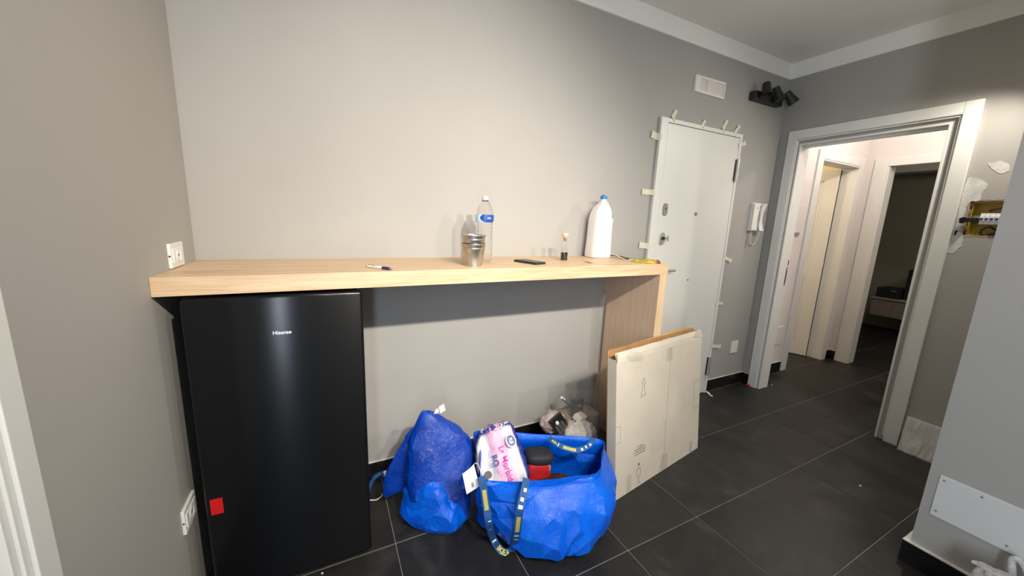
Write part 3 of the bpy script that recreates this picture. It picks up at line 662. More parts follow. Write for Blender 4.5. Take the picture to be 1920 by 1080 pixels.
# snack wrapper
q0, q1 = at(1186, 490, 2, HS), at(1238, 494, 2, HS); d = q1-q0; d.z = 0; L = d.length
SM = frame_m(q0+Vector((0, 0, .001)), d, Vector((0, 1, .0)))
t = bmesh.new(); G = []
for i in range(29):
    row = []
    for j in range(13):
        u = i/28; v = j/12-.5; wv = noise.noise(Vector((u*5, v*4, 3)))*.010; hgt = (.018*math.sin(math.pi*min(1, u*1.02))**.5*(1-(2*v)**4)+.004)*(.7+.5*u)
        row.append((u*L, v*.085*(.75+.25*math.sin(math.pi*u)), hgt*(.6)+wv*(1 if 0 < j < 12 else .3)+.003))
    G.append(row)
top = [[t.verts.new((x, y, max(.004, z))) for x, y, z in r] for r in G]; bot = [[t.verts.new((x, y, .0005+.004*u2)) for u2, (x, y, z) in zip([0]*13, r)] for r in G]
for i in range(28):
    for j in range(12):
        t.faces.new((top[i][j], top[i+1][j], top[i+1][j+1], top[i][j+1])); t.faces.new((bot[i][j], bot[i][j+1], bot[i+1][j+1], bot[i+1][j]))
for i in range(28):
    for j in (0, 12): t.faces.new((top[i][j], bot[i][j], bot[i+1][j], top[i+1][j]))
for j in range(12):
    for i in (0, 28): t.faces.new((top[i][j], top[i][j+1], bot[i][j+1], bot[i][j]))
t.transform(SM); bm = BM(); merge(bm, t); sn = obj('snack_wrapper', bm, M['snack'], W=SM, smooth=50); tag(sn, 'crumpled yellow foil packet on the right end of the counter', 'packet')

# ================================================================== ON THE WALLS
# upper socket on the left wall, lower socket by the fridge
def lwall(y, z, x=.0): return Matrix(((0, 0, 1, x), (1, 0, 0, y), (0, 1, 0, z), (0, 0, 0, 1)))     # local x towards the back wall, y up, z into the room
def socket(name, label, y0, y1, z0, z1, plug):
    y = (y0+y1)/2; z = (z0+z1)/2; w2 = (y1-y0)/2; h2 = (z1-z0)/2; W = lwall(y, z); s = thing(name, label, 'socket', W=W)
    obj('cover_plate', B((-w2, -h2, 0), (w2, h2, .010), .003, W), M['plastic'], s)
    md = obj('socket_module', B((-.022, -.024, .0098), (.022, .024, .0125), .001, W), M['plastic'], s)
    obj('socket_well', lathe(BM(), [(0, .0126), (.017, .0126), (.0185, .0142), (.0195, .0126)], n=32, M_=W), M['plastic'], md, smooth=40)
    for dx in (-.007, 0, .007): obj('pin_hole', lathe(BM(), [(0, .0128), (.0022, .0128), (.0022, .0131), (0, .0131)], n=10, M_=W @ Matrix.Translation((dx, 0, 0))), M['black'], md)
    obj('rocker', B((-.046, -.024, .0098), (-.025, .024, .0125), .001, W), M['plastic'], s); obj('blank', B((.025, -.024, .0098), (.046, .024, .0125), .001, W), M['plastic'], s)
    obj('screw_cap', lathe(BM(), [(0, 0), (.003, 0), (.003, .0006), (0, .0006)], n=10, M_=W @ Matrix.Translation((-w2-.0005, 0, .006)) @ Matrix.Rotation(-math.pi/2, 4, 'Y')), M['black'], s)
    if plug:
        p = obj('plug', lathe(BM(), [(0, .0130), (.017, .0130), (.018, .016), (.016, .038), (.010, .046), (0, .047)], n=28, M_=W), M['black'], s, smooth=40, label='black plug')
        obj('plug_lead', tube(BM(), [W @ Vector((0, 0, .045)), W @ Vector((.01, -.01, .056)), W @ Vector((.03, -.08, .040)), (.02, -.34, .12), (.02, -.26, .03), (.02, -.18, .006)], .003, 8, 24), M['black'], p, smooth=60)
    return s
socket('wall_socket', 'white wall socket just above the left end of the counter', -.288, -.164, HS+.003, 1.2675, False)
socket('wall_socket', 'white wall socket low on the left wall beside the fridge', -.470, -.355, .322, .408, False)
# air vent plate
vt = thing('vent_cover', 'white rectangular vent cover above the entrance door', 'vent', (2.897, 0, 2.345))
obj('vent_frame', prism(prism(prism(prism(BM(), [(-.155, .050), (.155, .055), (.145, .040), (-.105, .036)], 0, .014, wallm(2.897, 2.345, 0)), [(-.155, -.053), (-.105, -.036), (.145, -.040), (.155, -.054)], 0, .014, wallm(2.897, 2.345, 0)), [(-.155, -.053), (-.155, .050), (-.105, .036), (-.105, -.036)], 0, .014, wallm(2.897, 2.345, 0)), [(.155, -.054), (.145, -.040), (.145, .040), (.155, .055)], 0, .014, wallm(2.897, 2.345, 0)), M['plastic'], vt)
obj('vent_panel', B((-.106, -.037, .001), (.146, .041, .006), .0005, wallm(2.897, 2.345, 0)), plain('warm white vent panel', (.70, .66, .61, 1), .5), vt)
obj('vent_slide', B((-.035, -.036, .006), (.052, .040, .010), .001, wallm(2.897, 2.345, 0)), plain('vent slide', (.72, .67, .63, 1), .5), vt)
# three head spotlight bar
sp = thing('spotlight_bar', 'black bar with three spotlight heads high in the corner', 'lamp', (3.53, 0, 2.37))
obj('mounting_bar', B((3.352, -.052, 2.338), (3.700, -.0005, 2.398), .005), M['black'], sp)
def head(x, z, d, hinge):
    d = Vector(d).normalized(); p = Vector((x, -.085, z)); m = frame_m(p, d.cross(Vector((0, 1, .1))), Vector((0, 0, 1)).cross(d) if False else d.cross(d.cross(Vector((0, 1, .1)))))
    q = d.to_track_quat('Z', 'Y').to_matrix().to_4x4(); q.translation = p
    h = obj('spot_head', lathe(BM(), [(0, -.048), (.022, -.048), (.026, -.044), (.028, -.005), (.040, .050), (.0375, .050), (.024, .004), (0, .002)], n=32, M_=q), M['black'], sp, smooth=35)
    obj('lamp_face', lathe(BM(), [(0, .006), (.024, .006), (.0238, .009), (0, .011)], n=24, M_=q), M['blackplastic'], h, smooth=40)
    obj('swivel_arm', tube(BM(), [hinge, (Vector(hinge)+p)/2+Vector((0, -.012, 0)), p-d*.02], .006, 8, 8), M['black'], h, smooth=50)
head(3.415, 2.405, (-.18, -.25, -.9), (3.45, -.05, 2.37)); head(3.560, 2.400, (.28, -.30, -.9), (3.57, -.05, 2.37)); head(3.728, 2.400, (.55, -.35, -.75), (3.695, -.03, 2.39))
# intercom handset
IW = wallm(3.648, 1.487, 0)
ic = thing('intercom', 'white intercom handset with a coiled cord beside the entrance door', 'intercom', W=IW)
obj('back_plate', B((-.072, -.113, 0), (.072, .113, .022), .005, IW), M['plastic'], ic)
obj('housing', B((-.070, -.108, .020), (.010, .108, .036), .006, IW), M['plastic'], ic)
pts = [(.016, 0, .030), (.016, 0, .030)]
t = bmesh.new(); rs = []
for i in range(25):
    f = i/24; z = -.108+.216*f; zz = .034+.022*abs(2*f-1)**2.0; w3 = .024 if .22 < f < .78 else .027
    rs.append([t.verts.new((.042+w3*math.cos(a), z, zz-.006+.013*math.sin(a))) for a in [2*math.pi*k/16 for k in range(16)]])
rs = [[t.verts.new((.042, -.110, .05))]]+rs+[[t.verts.new((.042, .110, .05))]]; skin(t, rs); t.transform(IW); bm = BM(); merge(bm, t)
obj('handset', bm, M['plastic'], ic, smooth=50)
obj('grip_recess', prism(BM(), [(.010+.016*math.sin(a)*1, .075*math.cos(a)) for a in [2*math.pi*k/24 for k in range(24)]], .0361, .0368, IW), M['plastic_grey'], ic)
obj('speaker_slots', B((-.05, .07, .0358), (-.01, .074, .0366), .0003, IW), M['plastic_grey'], ic)
cp = [(.040, -.108, .040), (.040, -.15, .034), (.028, -.205, .026), (.000, -.222, .020), (-.026, -.205, .018), (-.036, -.16, .018), (-.034, -.112, .014)]
cur = catmull(cp, 240); coil = []
for i, p in enumerate(cur):
    a = i*.9; coil.append(IW @ (p+Vector((math.cos(a)*.0035, 0, math.sin(a)*.0035))))
obj('coiled_cord', tube(BM(), coil, .0019, 6), M['plastic'], ic, smooth=60)
obj('loose_lead', tube(BM(), [IW @ Vector(p) for p in [(-.045, -.112, .008), (-.055, -.16, .006), (-.062, -.215, .006), (-.052, -.255, .004), (-.044, -.20, .004), (-.040, -.15, .005)]], .0022, 8, 24), plain('beige lead', (.50, .46, .38, 1), .6), ic, smooth=60)
pl = thing('blank_plate', 'blank white cover plate low on the wall right of the entrance door', 'cover plate', W=wallm(3.648, .360, 0))
obj('cover_plate', B((-.048, -.055, 0), (.048, .055, .008), .003, wallm(3.648, .360, 0)), M['plastic'], pl); obj('snap_edge', B((-.044, -.051, .0078), (.044, .051, .0095), .001, wallm(3.648, .360, 0)), M['plastic'], pl)
# long cover plate on the near wall
NW = Matrix(((0, 0, -1, 2.6499), (-1, 0, 0, -1.4832), (0, 1, 0, .3515), (0, 0, 0, 1)))      # local x towards the camera side, y up, z out of the wall
cp2 = thing('wall_cover_panel', 'long white cover plate screwed low on the projecting right wall', 'cover plate', W=NW)
obj('panel_board', B((0, -.091, 0), (.62, .0905, .005), .0025, NW), plain('white painted steel', (.66, .67, .65, 1), .5, var=.02), cp2)
for x, y in ((.014, .072), (.111, .072), (.014, -.066), (.193, -.068), (.30, .072), (.48, .072), (.38, -.068)):
    sc = obj('screw', lathe(BM(), [(0, .0048), (.0042, .0048), (.0034, .0068), (0, .0072)], n=16, M_=NW @ Matrix.Translation((x, y, 0))), M['dull_steel'], cp2, smooth=40)
# open junction box with breakers
JB = thing('junction_box', 'open yellow electrical box in a rough hole right of the hall doorway', 'junction box', (W_, -1.24, 1.5))
JW = Matrix(((0, 0, -1, W_), (-1, 0, 0, 0), (0, 1, 0, 0), (0, 0, 0, 1)))   # local x = -world y, y up, z out of the wall
j0, j1 = -HY1, -HY0
bm = BM(); box(bm, (j0+.012, HZ0+.006, -.058), (j1-.01, HZ1-.008, -.055), M_=JW)
for a, b in [((j0+.010, HZ0+.004, -.058), (j0+.014, HZ1-.006, -.008)), ((j0+.012, HZ0+.004, -.058), (j1-.01, HZ0+.008, -.006)), ((j0+.012, HZ1-.010, -.058), (j1-.01, HZ1-.006, -.006)), ((j1-.012, HZ0+.004, -.058), (j1-.008, HZ1-.006, -.008))]: box(bm, a, b, M_=JW)
obj('back_box', bm, M['yellowbox'], JB)
t = bmesh.new(); prev = None; ring = []
per = [(j0, HZ0), (j0+.08, HZ0), (j0+.16, HZ0), (j1, HZ0), (j1, 1.45), (j1, 1.53), (j1, HZ1), (j0+.2, HZ1), (j0+.1, HZ1), (j0+.03, HZ1), (j0, HZ1-.03), (j0, 1.5), (j0, 1.44)]
N_ = 120; big = catmull([(x, y, 0) for x, y in per], N_, True); cc = Vector(((j0+j1)/2, (HZ0+HZ1)/2, 0))
for i, p in enumerate(big):
    r1 = .006+.008*noise.noise(Vector((p.x*50, p.y*50, 1))); r2 = .016+.012*noise.noise(Vector((p.x*40, p.y*40, 7))); d = (p-cc).normalized()
    ring.append([t.verts.new(p+d*r1+Vector((0, 0, .001))), t.verts.new(p-d*(r2*.5)+Vector((0, 0, -.004))), t.verts.new(p-d*r2*.7+Vector((0, 0, -.03)))])
for i in range(N_):
    a, b = ring[i], ring[(i+1) % N_]
    t.faces.new((a[0], b[0], b[1], a[1])); t.faces.new((a[1], b[1], b[2], a[2]))
t.transform(JW); bm = BM(); merge(bm, t); obj('broken_plaster_rim', bm, M['rough_plaster'], JB)
obj('mounting_rail', B((j0+.014, 1.484, -.045), (j1-.014, 1.519, -.036), .001, JW), M['plastic'], JB)
for k in range(5):
    x = j0+.050+k*.0182
    b_ = obj('breaker', box(box(BM(), (x, 1.468, -.036), (x+.0176, 1.530, .000), .0015, JW), (x+.001, 1.484, 0), (x+.0166, 1.514, .008), .001, JW), M['plastic'], JB, label='pale grey circuit breaker')
    obj('toggle', B((x+.003, 1.492, .008), (x+.0146, 1.503, .017), .0015, JW), plain('blue toggle', (.01, .05, .32, 1), .4, bump=0) if k == 0 else bpy.data.materials['blue toggle'], b_)
rc = random.Random(4)
bm = BM()
for k in range(7):
    y = 1.492+rc.uniform(-.010, .010); tube(bm, [(JW @ Vector((j0+.052, y, -.01))), JW @ Vector((j0+.02, y+rc.uniform(-.004, .004), .010)), JW @ Vector((j0-.016+rc.uniform(-.006, .003), y+rc.uniform(-.008, .008), .016)), JW @ Vector((j0-.006, y+rc.uniform(-.014, .014), .022+rc.uniform(0, .01))), JW @ Vector((j0+.012, y+rc.uniform(-.01, .01), .016))], .0042, 7, 18)
obj('black_wire_bundle', bm, M['blackplastic'], JB, smooth=50)
for pts in ([(.12, 1.43, -.04), (.09, 1.455, -.01), (.065, 1.43, .0), (.08, 1.41, -.005), (.14, 1.42, -.01), (.20, 1.43, -.02)], [(.20, 1.46, -.02), (.13, 1.425, .0), (.10, 1.415, .0), (.16, 1.44, -.01), (.26, 1.42, -.01)], [(.07, 1.545, -.04), (.11, 1.558, -.01), (.16, 1.565, .0), (.24, 1.56, -.01)]):
    obj('cable', tube(BM(), [JW @ Vector((j0+x, y, z)) for x, y, z in pts], .0045, 8, 30), M['blackplastic'], JB, smooth=50)
# film wrapped board leaning on the right wall
LB = thing('wrapped_panel', 'white board wrapped in clear film leaning beside the doorway', 'panel', (3.79, -1.24, 0))
BMx = frame_m((3.770, -1.083, .0008), (0, -1, 0), (.18, 0, 1))
obj('board', B((0, 0, -.012), (.33, .230, 0), .004, BMx), plain('ivory panel', (.66, .64, .58, 1), .3, var=.02), LB)
t = bmesh.new(); G = [[t.verts.new((-.003+.336*i/50, -.0005+.2345*j/30, .001+.006*(1-abs(noise.noise(Vector((i*.42+j*.05, j*.07, 3))))*2))) for j in range(31)] for i in range(51)]
for i in range(50):
    for j in range(30): t.faces.new((G[i][j], G[i+1][j], G[i+1][j+1], G[i][j+1]))
t.transform(BMx); bm = BM(); merge(bm, t); obj('clear_film', bm, M['wrap'], LB, smooth=60)
# plates on the hall wall
for nm, lab, x0, x1, z0, z1 in (('wall_hatch', 'blank white fuse cover high on the left hall wall', 4.275, 4.40, 1.352, 1.618), ('wall_hatch', 'low white access cover near the skirting in the hall', 4.272, 4.43, .294, .473)):
    h = thing(nm, lab, 'access cover', (x0, .015, z0)); obj('cover', B((x0, .003, z0), (x1, .0148, z1), .003), M['hall'], h)
    obj('finger_slot', B((x0+.004, .0015, z0-.002 if z0 > 1 else z1-.01), (x1-.01, .0045, z0+.024 if z0 > 1 else z1), .001), M['plastic_grey'] if z0 > 1 else M['plastic'], h)

# ================================================================== DARK ROOM FURNITURE
cs = thing('wall_console', 'floating console with a pale ribbed wood front in the dark room', 'console', (7.72, -.2, .23))
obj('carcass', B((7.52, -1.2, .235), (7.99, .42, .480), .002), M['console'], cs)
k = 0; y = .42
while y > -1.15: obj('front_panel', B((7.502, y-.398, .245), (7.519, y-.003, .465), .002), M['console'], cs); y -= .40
obj('top_board', B((7.495, -1.2, .4805), (7.99, .425, .50), .002), plain('pale console top', (.42, .38, .33, 1), .5), cs)
def darkbox(name, label, cat, a, b, mat, extra=None):
    o = thing(name, label, cat, ((a[0]+b[0])/2, (a[1]+b[1])/2, a[2])); obj('shell', B(a, b, .012), mat, o)
    if extra: extra(o)
    return o
def brand(o):
    t = BM(); RM = Matrix(((0, 0, -1, 7.648), (-1, 0, 0, .075), (0, 1, 0, .79), (0, 0, 0, 1)))
    text(t, 'C', .075, M_=RM, depth=.001, bold=.002); obj('letter_mark', t, M['white_print'], o, label='white letter C')
    obj('carry_handle', tube(BM(), [(7.70, -.02, .92), (7.70, -.04, .99), (7.70, -.16, 1.02), (7.70, -.24, .98), (7.70, -.26, .92)], .008, 8, 20), M['black'], o, smooth=60)
darkbox('black_carton', 'tall black carton with a white letter C on the console', 'box', (7.65, -.40, .5008), (7.85, .150, .925), M['blackfabric'], brand)
def paper_bag():
    a, b = (7.56, -.40, .5008), (7.63, -.02, .78); o = thing('paper_bag', 'rust brown paper bag in front of the black carton', 'bag', (7.6, -.2, .5))
    t = bmesh.new(); rs = []
    for z, g in ((0, 0), (.10, .006), (.2, .01), (.28, .02)): rs.append([t.verts.new((x, y, .501+z)) for x, y in ((a[0]+g, a[1]+g), (b[0]-g*.6, a[1]+g), (b[0]-g*.6, b[1]-g), (a[0]+g, b[1]-g))])
    rs = [[t.verts.new((7.6, -.2, .501))]]+rs; skin(t, rs); bm = BM(); merge(bm, t); obj('bag_body', bm, M['orange'], o); obj('folded_top', B((7.585, -.37, .765), (7.605, -.05, .80), .003), M['orange'], o)
paper_bag()
darkbox('black_case', 'low black case lying on the left end of the console', 'case', (7.58, .16, .5008), (7.90, .412, .64), M['blackfabric'], lambda o: obj('latch', B((7.574, .20, .60), (7.5805, .26, .615), .001), M['dull_steel'], o))
# ================================================================== CARDBOARD BOX
BLc = Vector((1.7189, -.6641, .0)); tx = Vector((.98685, .16165, 0)); up = (Vector((0, 0, .76))+Vector((-.16165, .98685, 0))*.074).normalized()
KW = frame_m(BLc+Vector((0, 0, .0005)), tx, up)
kb = thing('cardboard_box', 'flat white cardboard box leaning on the end of the counter', 'box', W=KW)
KWd, KH, KT = .821, .720, .058
def sx(y): return .437+(y-.123)*(.044/.573)
obj('front_panel', prism(BM(), [(0, 0), (sx(0)-.0024, 0), (sx(.72)-.0024, .72), (0, .72)], -.004, 0, KW, .0008), M['board'], kb)
obj('front_panel', prism(BM(), [(sx(0)+.0018, 0), (KWd, 0), (KWd, .72), (sx(.72)+.0018, .72)], -.004, 0, KW, .0008), M['board'], kb)
obj('seam_backing', prism(BM(), [(sx(0)-.02, .0), (sx(0)+.02, .0), (sx(.72)+.02, .72), (sx(.72)-.02, .72)], -.007, -.0042, KW), M['brown_in'], kb)
obj('back_panel', B((0, 0, -KT), (KWd, .775, -KT+.004), M_=KW), [M['brown_in']], kb, label='brown inner face of the back board')
obj('side_panel', B((0, 0, -KT+.004), (.004, .735, -.004), M_=KW), M['board'], kb)
obj('side_panel', B((KWd-.004, 0, -KT+.004), (KWd, .765, -.004), M_=KW), M['board'], kb)
obj('bottom_panel', B((.004, 0, -KT+.004), (KWd-.004, .004, -.004), M_=KW), M['board'], kb)
# folded strip of the front flap, thumb of torn tape, inner flap
t = bmesh.new(); rr = []
for i in range(41):
    x = KWd*i/40; wob = .004*noise.noise(Vector((x*9, 0, 2))); hh = .049+.004*noise.noise(Vector((x*6, 3, 1)))
    rr.append([t.verts.new((x, .7195, .0003)), t.verts.new((x, .7195+hh*.5, -.002+wob)), t.verts.new((x, .7195+hh, -.010+wob*2))])
for a, b in zip(rr, rr[1:]):
    for k in (0, 1): t.faces.new((a[k], b[k], b[k+1], a[k+1]))
ext = bmesh.ops.extrude_face_region(t, geom=t.faces[:])
for e in ext['geom']:
    if isinstance(e, bmesh.types.BMVert): e.co += Vector((0, 0, -.0035))
t.transform(KW); bm = BM(); merge(bm, t); obj('front_flap', bm, M['board'], kb, label='bent white flap strip along the top')
obj('inner_flap', prism(BM(), [(.36, .715), (.47, .765), (.56, .735), (.60, .70), (.40, .70)], -.040, -.036, KW), M['brown_in'], kb)
obj('top_lining', B((.006, .70, -KT+.006), (KWd-.006, .703, -.006), M_=KW), M['brown_in'], kb)
obj('back_flap', prism(BM(), [(.0, .770), (.745, .789), (KWd, .768), (KWd, .755), (0, .755)], -KT-.002, -KT+.002, KW), plain('kraft edge', (.50, .32, .13, 1), .8, var=.1), kb)
obj('corner_fold', prism(BM(), [(KWd-.10, .742), (KWd+.004, .722), (KWd+.004, .745), (KWd-.05, .772)], -.010, .0022, KW), M['board'], kb)
obj('slit', B((.0005, .722, .0004), (.0035, .768, .0012), M_=KW), M['black'], kb)
# printing
bm = BM(); line2d(bm, [(.226, .597), (.242, .570), (.232, .565), (.236, .548), (.232, .535), (.243, .515), (.245, .497), (.225, .505), (.206, .494), (.209, .520), (.218, .538), (.216, .550), (.220, .566), (.211, .570)], .0022, KW, True, .0008); obj('printed_arrow', bm, M['ink'], kb, label='outlined arrow pointing up')
bm = BM(); line2d(bm, [(.0, .392), (.036, .388), (.037, .301), (0, .304)], .0014, KW, h=.0007); obj('cut_line', bm, M['ink'], kb); bm = BM(); line2d(bm, [(KWd, .456), (.747, .458), (.748, .283), (KWd, .287)], .0014, KW, h=.0007); obj('cut_line', bm, M['ink'], kb)
bm = BM(); rg = random.Random(3)
for row, (x0, x1) in enumerate([(.178, .232), (.158, .254), (.156, .258), (.160, .250)]):
    x = x0; y = .224-.0135*row
    while x < x1: wd = rg.uniform(.003, .007); prism(bm, [(x, y), (x+wd*.8, y), (x+wd*.8, y+.0065), (x, y+.0065)], 0, .0007, KW); x += wd+rg.choice((.0006, .0006, .004))
obj('printed_lines', bm, M['ink'], kb, label='four short lines of small print')
bm = BM(); line2d(bm, [(.182, .105), (.182, .062), (.196, .050), (.210, .062), (.210, .105), (.203, .098), (.196, .106), (.189, .099)], .0020, KW, True, .0008); line2d(bm, [(.196, .050), (.196, .024)], .003, KW, h=.0008); line2d(bm, [(.176, .014), (.196, .024), (.216, .014)], .0022, KW, h=.0008)
prism(bm, [(.190, .118), (.203, .118), (.206, .128), (.196, .136), (.187, .128)], 0, .0008, KW); obj('printed_glass', bm, M['ink'], kb, label='fragile wine glass symbol')
tapeM = N('clear packing tape'); tapeM.set((.62, .59, .52, 1), .25, 0, Alpha=.28); tapeM.bump(tapeM.noise(40), .3, .002)
for poly in ([(.092, .004), (.130, .004), (.134, .095), (.096, .098)], [(.44, .64), (.50, .64), (.50, .7185), (.44, .7185)], [(.715, .004), (.745, .004), (.748, .075), (.718, .078)], [(.385, .004), (.47, .004), (.475, .09), (.42, .10)]): obj('packing_tape', prism(BM(), poly, .0002, .0007, KW), tapeM.m, kb)
obj('torn_patch', prism(BM(), [(.35, .098), (.43, .130), (.432, .112), (.41, .100), (.405, .085)], .0002, .0014, KW), M['board'], kb)
t = bmesh.new(); vv = [t.verts.new(p) for p in [(.075, .742, .004), (.125, .765, -.004), (.20, .735, .002), (.22, .700, .0045), (.17, .705, .010), (.10, .716, .006), (.145, .737, .014)]]
for f in ((0, 6, 1), (1, 6, 2), (2, 6, 3), (3, 6, 4), (4, 6, 5), (5, 6, 0)): t.faces.new([vv[i] for i in f])
t.transform(KW); bm = BM(); merge(bm, t); obj('loose_tape', bm, tapeM.m, kb)

# ================================================================== BLUE BAGS
class Ribbon:
    def __init__(s, pts, nrm, w, n=80):
        s.P = catmull(pts, n); s.n = n; s.w = w; s.N = catmull(nrm, n) if isinstance(nrm, list) else [Vector(nrm)]*(n+1)
        s.L = [0]
        for a, b in zip(s.P, s.P[1:]): s.L.append(s.L[-1]+(b-a).length)
        s.len = s.L[-1]
    def f(s, d, v, h=0):
        d = max(0, min(s.len*.9999, d)); i = 0
        while s.L[i+1] < d: i += 1
        f = (d-s.L[i])/max(1e-9, s.L[i+1]-s.L[i]); p = s.P[i].lerp(s.P[i+1], f)
        tg = (s.P[min(i+2, s.n)]-s.P[max(0, i-1)]).normalized(); nn = s.N[i].lerp(s.N[i+1], f); nn = (nn-tg*nn.dot(tg)).normalized(); side = nn.cross(tg)
        return p+side*v+nn*h
    def mesh(s, th=.0016):
        t = bmesh.new(); rs = []
        for i in range(s.n+1):
            d = s.L[i]; rs.append([t.verts.new(s.f(d, v, h)) for v, h in ((-s.w/2, 0), (s.w/2, 0), (s.w/2, th), (-s.w/2, th))])
        skin(t, rs); t.faces.new(rs[0]); t.faces.new(rs[-1]); bm = BM(); merge(bm, t); return bm
    def text(s, bm, body, size, d, v=0, th=.0016, flip=False):
        k = -1 if flip else 1
        return text(bm, body, size, fn=lambda c: s.f(d+k*c.x, v+k*c.y, th+.0004+c.z), depth=.0003, bold=size*.03)
    def bar(s, bm, d0, d1, v0, v1, th=.0016):
        t = bmesh.new(); m = max(1, int((d1-d0)/.006)); rs = [[t.verts.new(s.f(d0+(d1-d0)*i/m, v, th+.0006)) for v in (v0, v1)] for i in range(m+1)]
        for a, b in zip(rs, rs[1:]): t.faces.new((a[0], b[0], b[1], a[1]))
        merge(bm, t)
def strap(parent, rb, words, bars, marks, mat=None):
    o = obj('carry_strap', rb.mesh(), M['strap'], parent)
    for body, size, d, fl in words:
        bm = BM(); rb.text(bm, body, size, d, flip=fl); obj('yellow_lettering', bm, M['yellow_print'], o, label='yellow woven lettering')
    for d0, d1 in bars:
        bm = BM(); d = d0
        while d < d1: rb.bar(bm, d, d+.0022, -rb.w*.28, rb.w*.28); d += .0036
        obj('yellow_bars', bm, M['yellow_print'], o, label='block of fine yellow bars')
    for d0, d1, a, b in marks:
        bm = BM(); rb.bar(bm, d0, d1, a*rb.w, b*rb.w); obj('white_mark', bm, M['white_print'], o)
    return o
V = Vector
bb = thing('blue_shopping_bag', 'open blue woven shopping bag packed with things beside the cardboard box', 'bag', (1.32, -.58, 0), group='blue woven shopping bags')
rim = [(1.000, -.622, .338), (1.10, -.678, .322), (1.22, -.722, .321), (1.30, -.748, .322), (1.37, -.765, .325), (1.470, -.790, .330), (1.565, -.705, .334), (1.632, -.602, .334), (1.37, -.452, .338), (1.10, -.312, .342), (1.062, -.45, .345)]
hem = [(x, y, z-.035) for x, y, z in rim]; hem = [(x+(.004 if i > 5 else -.002), y-.006 if i < 6 else y, z) for i, (x, y, z) in enumerate(hem)]
mid = [(1.0, -.575, .20), (1.10, -.715, .19), (1.21, -.79, .19), (1.30, -.825, .19), (1.38, -.84, .19), (1.50, -.845, .19), (1.615, -.745, .20), (1.665, -.62, .20), (1.38, -.425, .20), (1.105, -.31, .20), (1.062, -.44, .20)]
low = [(1.025, -.55, .09), (1.12, -.745, .075), (1.235, -.838, .08), (1.30, -.842, .07), (1.36, -.866, .07), (1.47, -.848, .08), (1.60, -.755, .08), (1.655, -.62, .08), (1.38, -.41, .08), (1.12, -.31, .08), (1.07, -.43, .08)]
bot = [(1.045, -.535, .022), (1.14, -.730, .014), (1.235, -.82, .014), (1.295, -.815, .014), (1.36, -.846, .014), (1.45, -.825, .014), (1.58, -.735, .014), (1.63, -.61, .014), (1.38, -.42, .014), (1.14, -.32, .014), (1.08, -.43, .014)]
sole = [(1.08, -.53, .010), (1.17, -.69, .010), (1.24, -.76, .010), (1.29, -.76, .010), (1.36, -.79, .010), (1.43, -.78, .010), (1.54, -.70, .010), (1.59, -.60, .010), (1.37, -.44, .010), (1.16, -.34, .010), (1.11, -.43, .010)]
t = loftbag([sole, bot, low, mid, hem, rim], 200, 90)
displace(t, .020, 6.5, 2, keep=lambda c: max(0, min(1, (.29-c.z)/.08))*max(.0, min(1, (c.z-.004)/.02)))
displace(t, .004, 14.0, 5, keep=lambda c: max(0, min(1, (.30-c.z)/.08))*max(.0, min(1, (c.z-.004)/.02)))
for v in t.verts: v.co.z = max(v.co.z, .002)
t = crease(t, .016); bm = BM(); merge(bm, t); sh = obj('bag_shell', bm, M['bag'], bb, smooth=20)
md = sh.modifiers.new('thick', 'SOLIDIFY'); md.thickness = .0012; md.offset = -1
rr = catmull(rim, 200, True); t = bmesh.new(); rs = [[], []]
cen = V((1.32, -.56, 0))
for p in rr:
    n_ = (p-cen); n_.z = 0; n_.normalize(); rs[0].append(t.verts.new(p+n_*.0022+V((0, 0, .001)))); rs[1].append(t.verts.new(p+n_*.0030+V((0, 0, -.030))))
skin(t, rs); bm = BM(); merge(bm, t); obj('hem', bm, M['bag'], bb, smooth=60)
fp = [at(903, 893, 1, -.632), at(907, 915, 1, -.652), at(912, 950, 1, -.672), at(918, 985, 1, -.690), at(925, 1010, 2, .030), at(934, 1026, 2, .012), at(947, 1037, 2, .006), at(960, 1029, 2, .012), at(968, 1005, 1, -.765), at(974, 960, 1, -.792), at(982, 925, 1, -.765), at(987, 897, 1, -.725)]
nr = [V((-.3, -.9, .3))]*3+[V((-.28, -.8, .5))]+[V((-.25, -.7, .7))]*4+[V((-.3, -.85, .45))]*4
# the ribbon is wide and flat: keep its broad side to the front
rb = Ribbon(fp, nr, .030, 110); Ls = rb.len
strap(bb, rb, [('IKEA', .028, Ls*.475, False)], [(Ls*.735, Ls*.83), (Ls*.06, Ls*.15)], [(Ls*.87, Ls*.885, -.3, .3), (Ls*.90, Ls*.915, -.2, .25), (Ls*.70, Ls*.708, -.3, .3), (Ls*.665, Ls*.672, -.3, .2), (Ls*.40, Ls*.41, -.3, .3), (Ls*.2, Ls*.205, -.1, .3), (Ls*.26, Ls*.265, -.2, .1), (Ls*.94, Ls*.955, -.3, .1)])
bp = [at(1030, 822, 2, .345), at(1045, 833, 2, .338), at(1062, 840, 2, .332), at(1082, 844, 2, .330), at(1100, 838, 2, .333), at(1115, 824, 2, .345)]
rb2 = Ribbon(bp, V((-.45, -.6, .7)), .024, 50); L2 = rb2.len
strap(bb, rb2, [('IKEA', .014, L2*.12, False)], [(L2*.30, L2*.52)], [(L2*.62, L2*.66, -.3, .2), (L2*.72, L2*.75, -.2, .3), (L2*.82, L2*.86, -.3, .1), (L2*.2, L2*.22, -.3, .3)])
